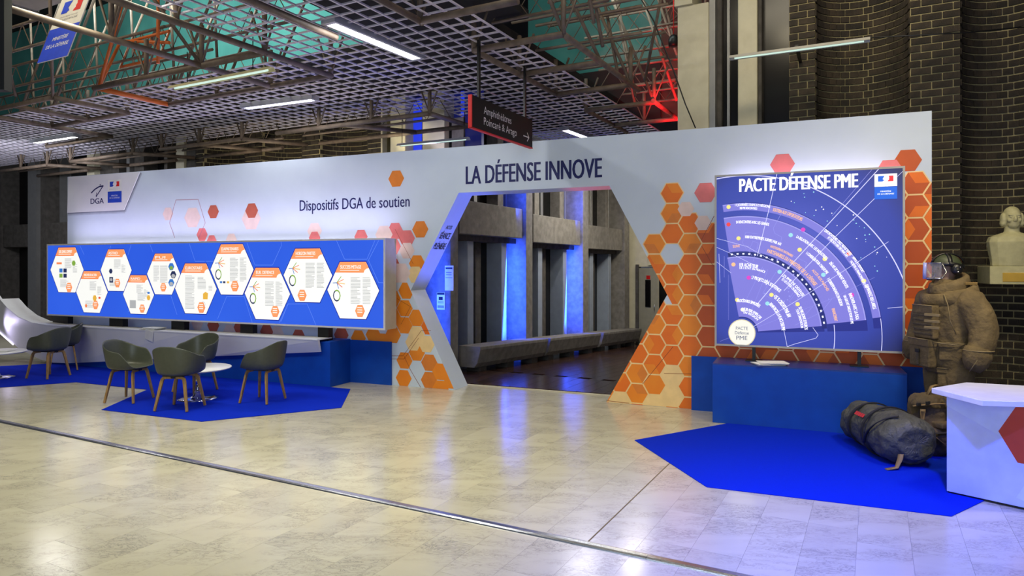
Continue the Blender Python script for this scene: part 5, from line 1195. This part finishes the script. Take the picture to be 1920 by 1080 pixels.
for pts, w, m in (([(-.22, -.10, .40), (-.25, -.12, .30), (-.2, -.19, .2), (-.12, -.24, .12)], .022, 'tan'), ([(-.05, -.15, .49), (-.02, -.2, .40), (.0, -.23, .28), (.02, -.24, .10)], .02, 'packdark'), ([(.16, -.1, .46), (.18, -.19, .34), (.17, -.24, .2), (.15, -.23, .06)], .018, 'packdark'), ([(-.28, -.05, .42), (-.14, -.16, .45), (.02, -.18, .44), (.2, -.12, .42)], .016, 'tan'), ([(-.2, -.2, .22), (0, -.25, .22), (.22, -.2, .2)], .014, 'packdark'), ([(-.1, -.04, .50), (-.06, -.05, .57), (.0, -.05, .58), (.05, -.04, .50)], .016, 'tan')):
    MB().sweep(pts, rib(w), 0, True).build('strap', M[m], bk)
for c in ((-.26, -.09, .44), (-.20, -.13, .455), (.0, -.245, .23), (.17, -.235, .22), (.21, -.13, .42)): MB().box(c[0]-.02, c[0]+.02, c[1]-.012, c[1]+.006, c[2]-.014, c[2]+.014).build('buckle', M['bagdark'], bk, .004)
for s, z in ((-.07, .25), (.13, .22)): MB().box(s-.085, s+.085, -.235, -.1, z, z+.05).build('pocket_flap', M['pack'], bk, .015, 3)
# ------------------------------------------------------------------ bust on its bracket
YBU = 7.62
bx_, by_, bz_ = at(1898, 533, YBU)
bu = thing('bust', 'pale stone bust of a long haired man on a bracket with a gilt plaque', 'bust', (bx_, by_, bz_), -RM*.75)
MB().box(-.235, .235, -.09, .42, 0, .205).build('bracket', M['stone'], bu, .008)
pq = MB().box(-.115, .115, -.098, -.088, .03, .13).build('plaque', M['gold'], bu, .002)
c = MB()
sec = lambda z, w, d, y=0: [(-w, y+d*.55, z), (-w*.97, y-d*.25, z), (-w*.7, y-d*.75, z), (-w*.3, y-d, z), (0, y-d*1.04, z), (w*.3, y-d, z), (w*.7, y-d*.75, z), (w*.97, y-d*.25, z), (w, y+d*.55, z), (0, y+d*.7, z)]
c.loft([sec(.205, .20, .085), sec(.26, .205, .095), sec(.40, .225, .12), sec(.48, .235, .13), sec(.535, .215, .12, .01), sec(.565, .14, .10, .02), sec(.585, .085, .085, .02)], 0, True)
c.loft([ering((0, .02, z), r, r) for z, r in ((.55, .085), (.60, .074), (.66, .072))])
c.ell((0, .0, .745), (.084, .105, .125), 24, 16); c.ell((0, -.045, .675), (.058, .055, .05)); c.ell((0, -.112, .735), (.015, .022, .032)); c.ell((0, -.108, .715), (.022, .018, .012)); c.ell((0, -.088, .778), (.062, .022, .014)); c.ell((0, -.09, .684), (.03, .014, .008)); c.ell((0, -.092, .696), (.032, .013, .007))
for s in (-1, 1): c.ell((s*.088, .015, .735), (.026, .06, .075)); c.ell((s*.09, .01, .69), (.028, .05, .04)); c.ell((s*.045, -.075, .72), (.025, .025, .025))
c.ell((0, .02, .80), (.080, .095, .082), 24, 16)
o = c.build('bust_figure', M['stone'], bu); r_ = o.modifiers.new('r', 'REMESH'); r_.mode = 'VOXEL'; r_.voxel_size = .0065; r_.use_smooth_shade = True; s_ = o.modifiers.new('s', 'SMOOTH'); s_.iterations = 3
for s in (-1, 1):
    e = MB().ell((s*.034, -.092, .752), (.016, .01, .008), 10, 6).build('eye', M['stone'], bu)
# ------------------------------------------------------------------ coloured lights of the stand
def strip_area(name, F, x0, x1, y, z, tx, ty, tz, w, power, col):
    a = F.wld(x0, y, z); b_ = F.wld(x1, y, z); c_ = (a+b_)/2; t_ = F.wld((x0+x1)/2+tx, y+ty, z+tz)
    return area(name, c_, t_, (b_-a).length, w, power, col, 0)
# LED strips behind the light boxes wash the wall above and below them
def led(name, F, xc, y, z, dy, dz, length, power, col):
    o = area(name, F.wld(xc, y, z), F.wld(xc, y+dy, z+dz), length, .03, power, col)
    dirv = (F.wld(xc, y+dy, z+dz)-F.wld(xc, y, z)).normalized(); xa = (F.wld(1, 0, 0)-F.wld(0, 0, 0)).normalized()
    za = -dirv; ya = za.cross(xa).normalized(); xa = ya.cross(za)
    o.rotation_euler = Matrix((xa, ya, za)).transposed().to_euler(); return o
xc = bx0+LW/2
led('led_left_box_top', WF, xc, -.135, bz1-.22, .05, .25, LW*.97, 20, (.86, .80, 1))
led('led_left_box_up', WF, xc, -.34, bz1+.03, -.2, 1, LW*.97, 45, LILAC)
led('led_left_box_bottom', WF, xc, -.10, bz0+.03, .10, -.12, LW*.96, .8, LILAC)
xc = (rx0+rx1)/2
led('led_right_box_top', WF, xc, -.15, rz1-.16, .06, .22, QW*.9, 5, LILAC)
led('led_right_box_bottom', WF, xc, -.10, rz0+.03, .10, -.12, QW*.9, .3, LILAC)
# blue lamps in the corridor bays, one blue on the arch, red up in the truss
for i, (b0, b1) in enumerate(seq[:2]): area('corridor_blue', room(6.05, b1-.40, 1.25), room(6.2, b1, 1.2), .1, 1.7, 75, BLUE); area('corridor_blue_upper', room(5.86, b1-.3, 3.1), room(5.92, b1+.05, 3.1), .08, .8, 9, BLUE)
area('corridor_blue_near', room(6.1, 8.7, 1.2), room(6.1, 9.6, 1.2), .3, 1.8, 20, BLUE)
spot('pier_warm', room(7.15, 8.9, 3.5), room(7.2, 9.6, 4.1), 22, (1, .9, .6), 60)
spot('pier_lilac', room(6.35, 8.9, 3.5), room(6.45, 9.6, 4.1), 22, (.8, .74, 1), 60)
spot('arch_blue', WF.wld(-4.6, .9, .5), WF.wld(-6.0, .25, 2.3), 260, (.1, .15, 1), 50)
spot('arch_red', WF.wld(-4.8, .9, .6), WF.wld(-3.7, .2, 2.77), 120, (1, .05, .1), 26)
spot('truss_red', room(2.4, 11.0, 3.4), room(2.9, 12.0, 5.3), 420, RED, 74)
spot('truss_red_fill', room(2.6, 9.5, 3.6), room(2.8, 11.4, 5.2), 330, RED, 62)
area('corridor_lamp', room(4.0, 13.5, 4.2), room(4.6, 14, 1), 1.4, .3, 150, (1, .93, .78))
area('corridor_lamp_door', room(4.4, 17.0, 3.6), room(5.4, 18.2, .8), .6, .3, 16, (1, .9, .7))
area('brick_warm_left', room(9.3, 8.4, 3.3), room(9.3, 9.6, 3.9), 4, .2, 26, WARM)
area('suit_warm', room(-1.4, 5.6, 4.6), (mx, my, 1.1), .8, .3, 34, (1, .86, .6), 0, 90)
area('brick_warm_right', room(.2, 7.2, 5.6), room(-.4, 9.6, 3.6), 2.5, .3, 40, (1, .86, .58))
area('window_bay_fill', room(15.5, 6.8, 3.6), room(17.0, 9.6, 2.6), 3, .3, 70, (.9, .92, 1))  # unseen fill light added to brighten the left window bay
area('roof_teal_left', room(11.5, 6.6, 7.4), room(11.5, 10.5, 6.4), 6, .4, 420, (.9, 1, .95)); area('roof_warm_left', room(9.5, 2.5, 7.2), room(9.0, 6, 4.6), 4, .5, 120, WARM)
area('roof_teal_right', room(4.0, 9.5, 6.0), room(4.2, 12.6, 6.2), 3, .4, 35, (.8, 1, .95)); area('roof_warm_right', room(1.6, 5.0, 7.0), room(3.2, 7.5, 4.6), 2, .5, 60, WARM)
# bluish wash over the right carpet, the counter and the floor beside it
spot('stage_blue_right', room(-.6, 2.6, 4.4), room(-.6, 3.9, .2), 2500, (.05, .10, 1), 74, .9, .15)
spot('fascia_led_glow', PF.wld(f(0, 620)[0], YF-.12, f(0, 620)[1]+.12), PF.wld(f(40, 620)[0], YF, f(40, 620)[1]+.05), 8, LILAC, 140)
bpy.context.view_layer.update()
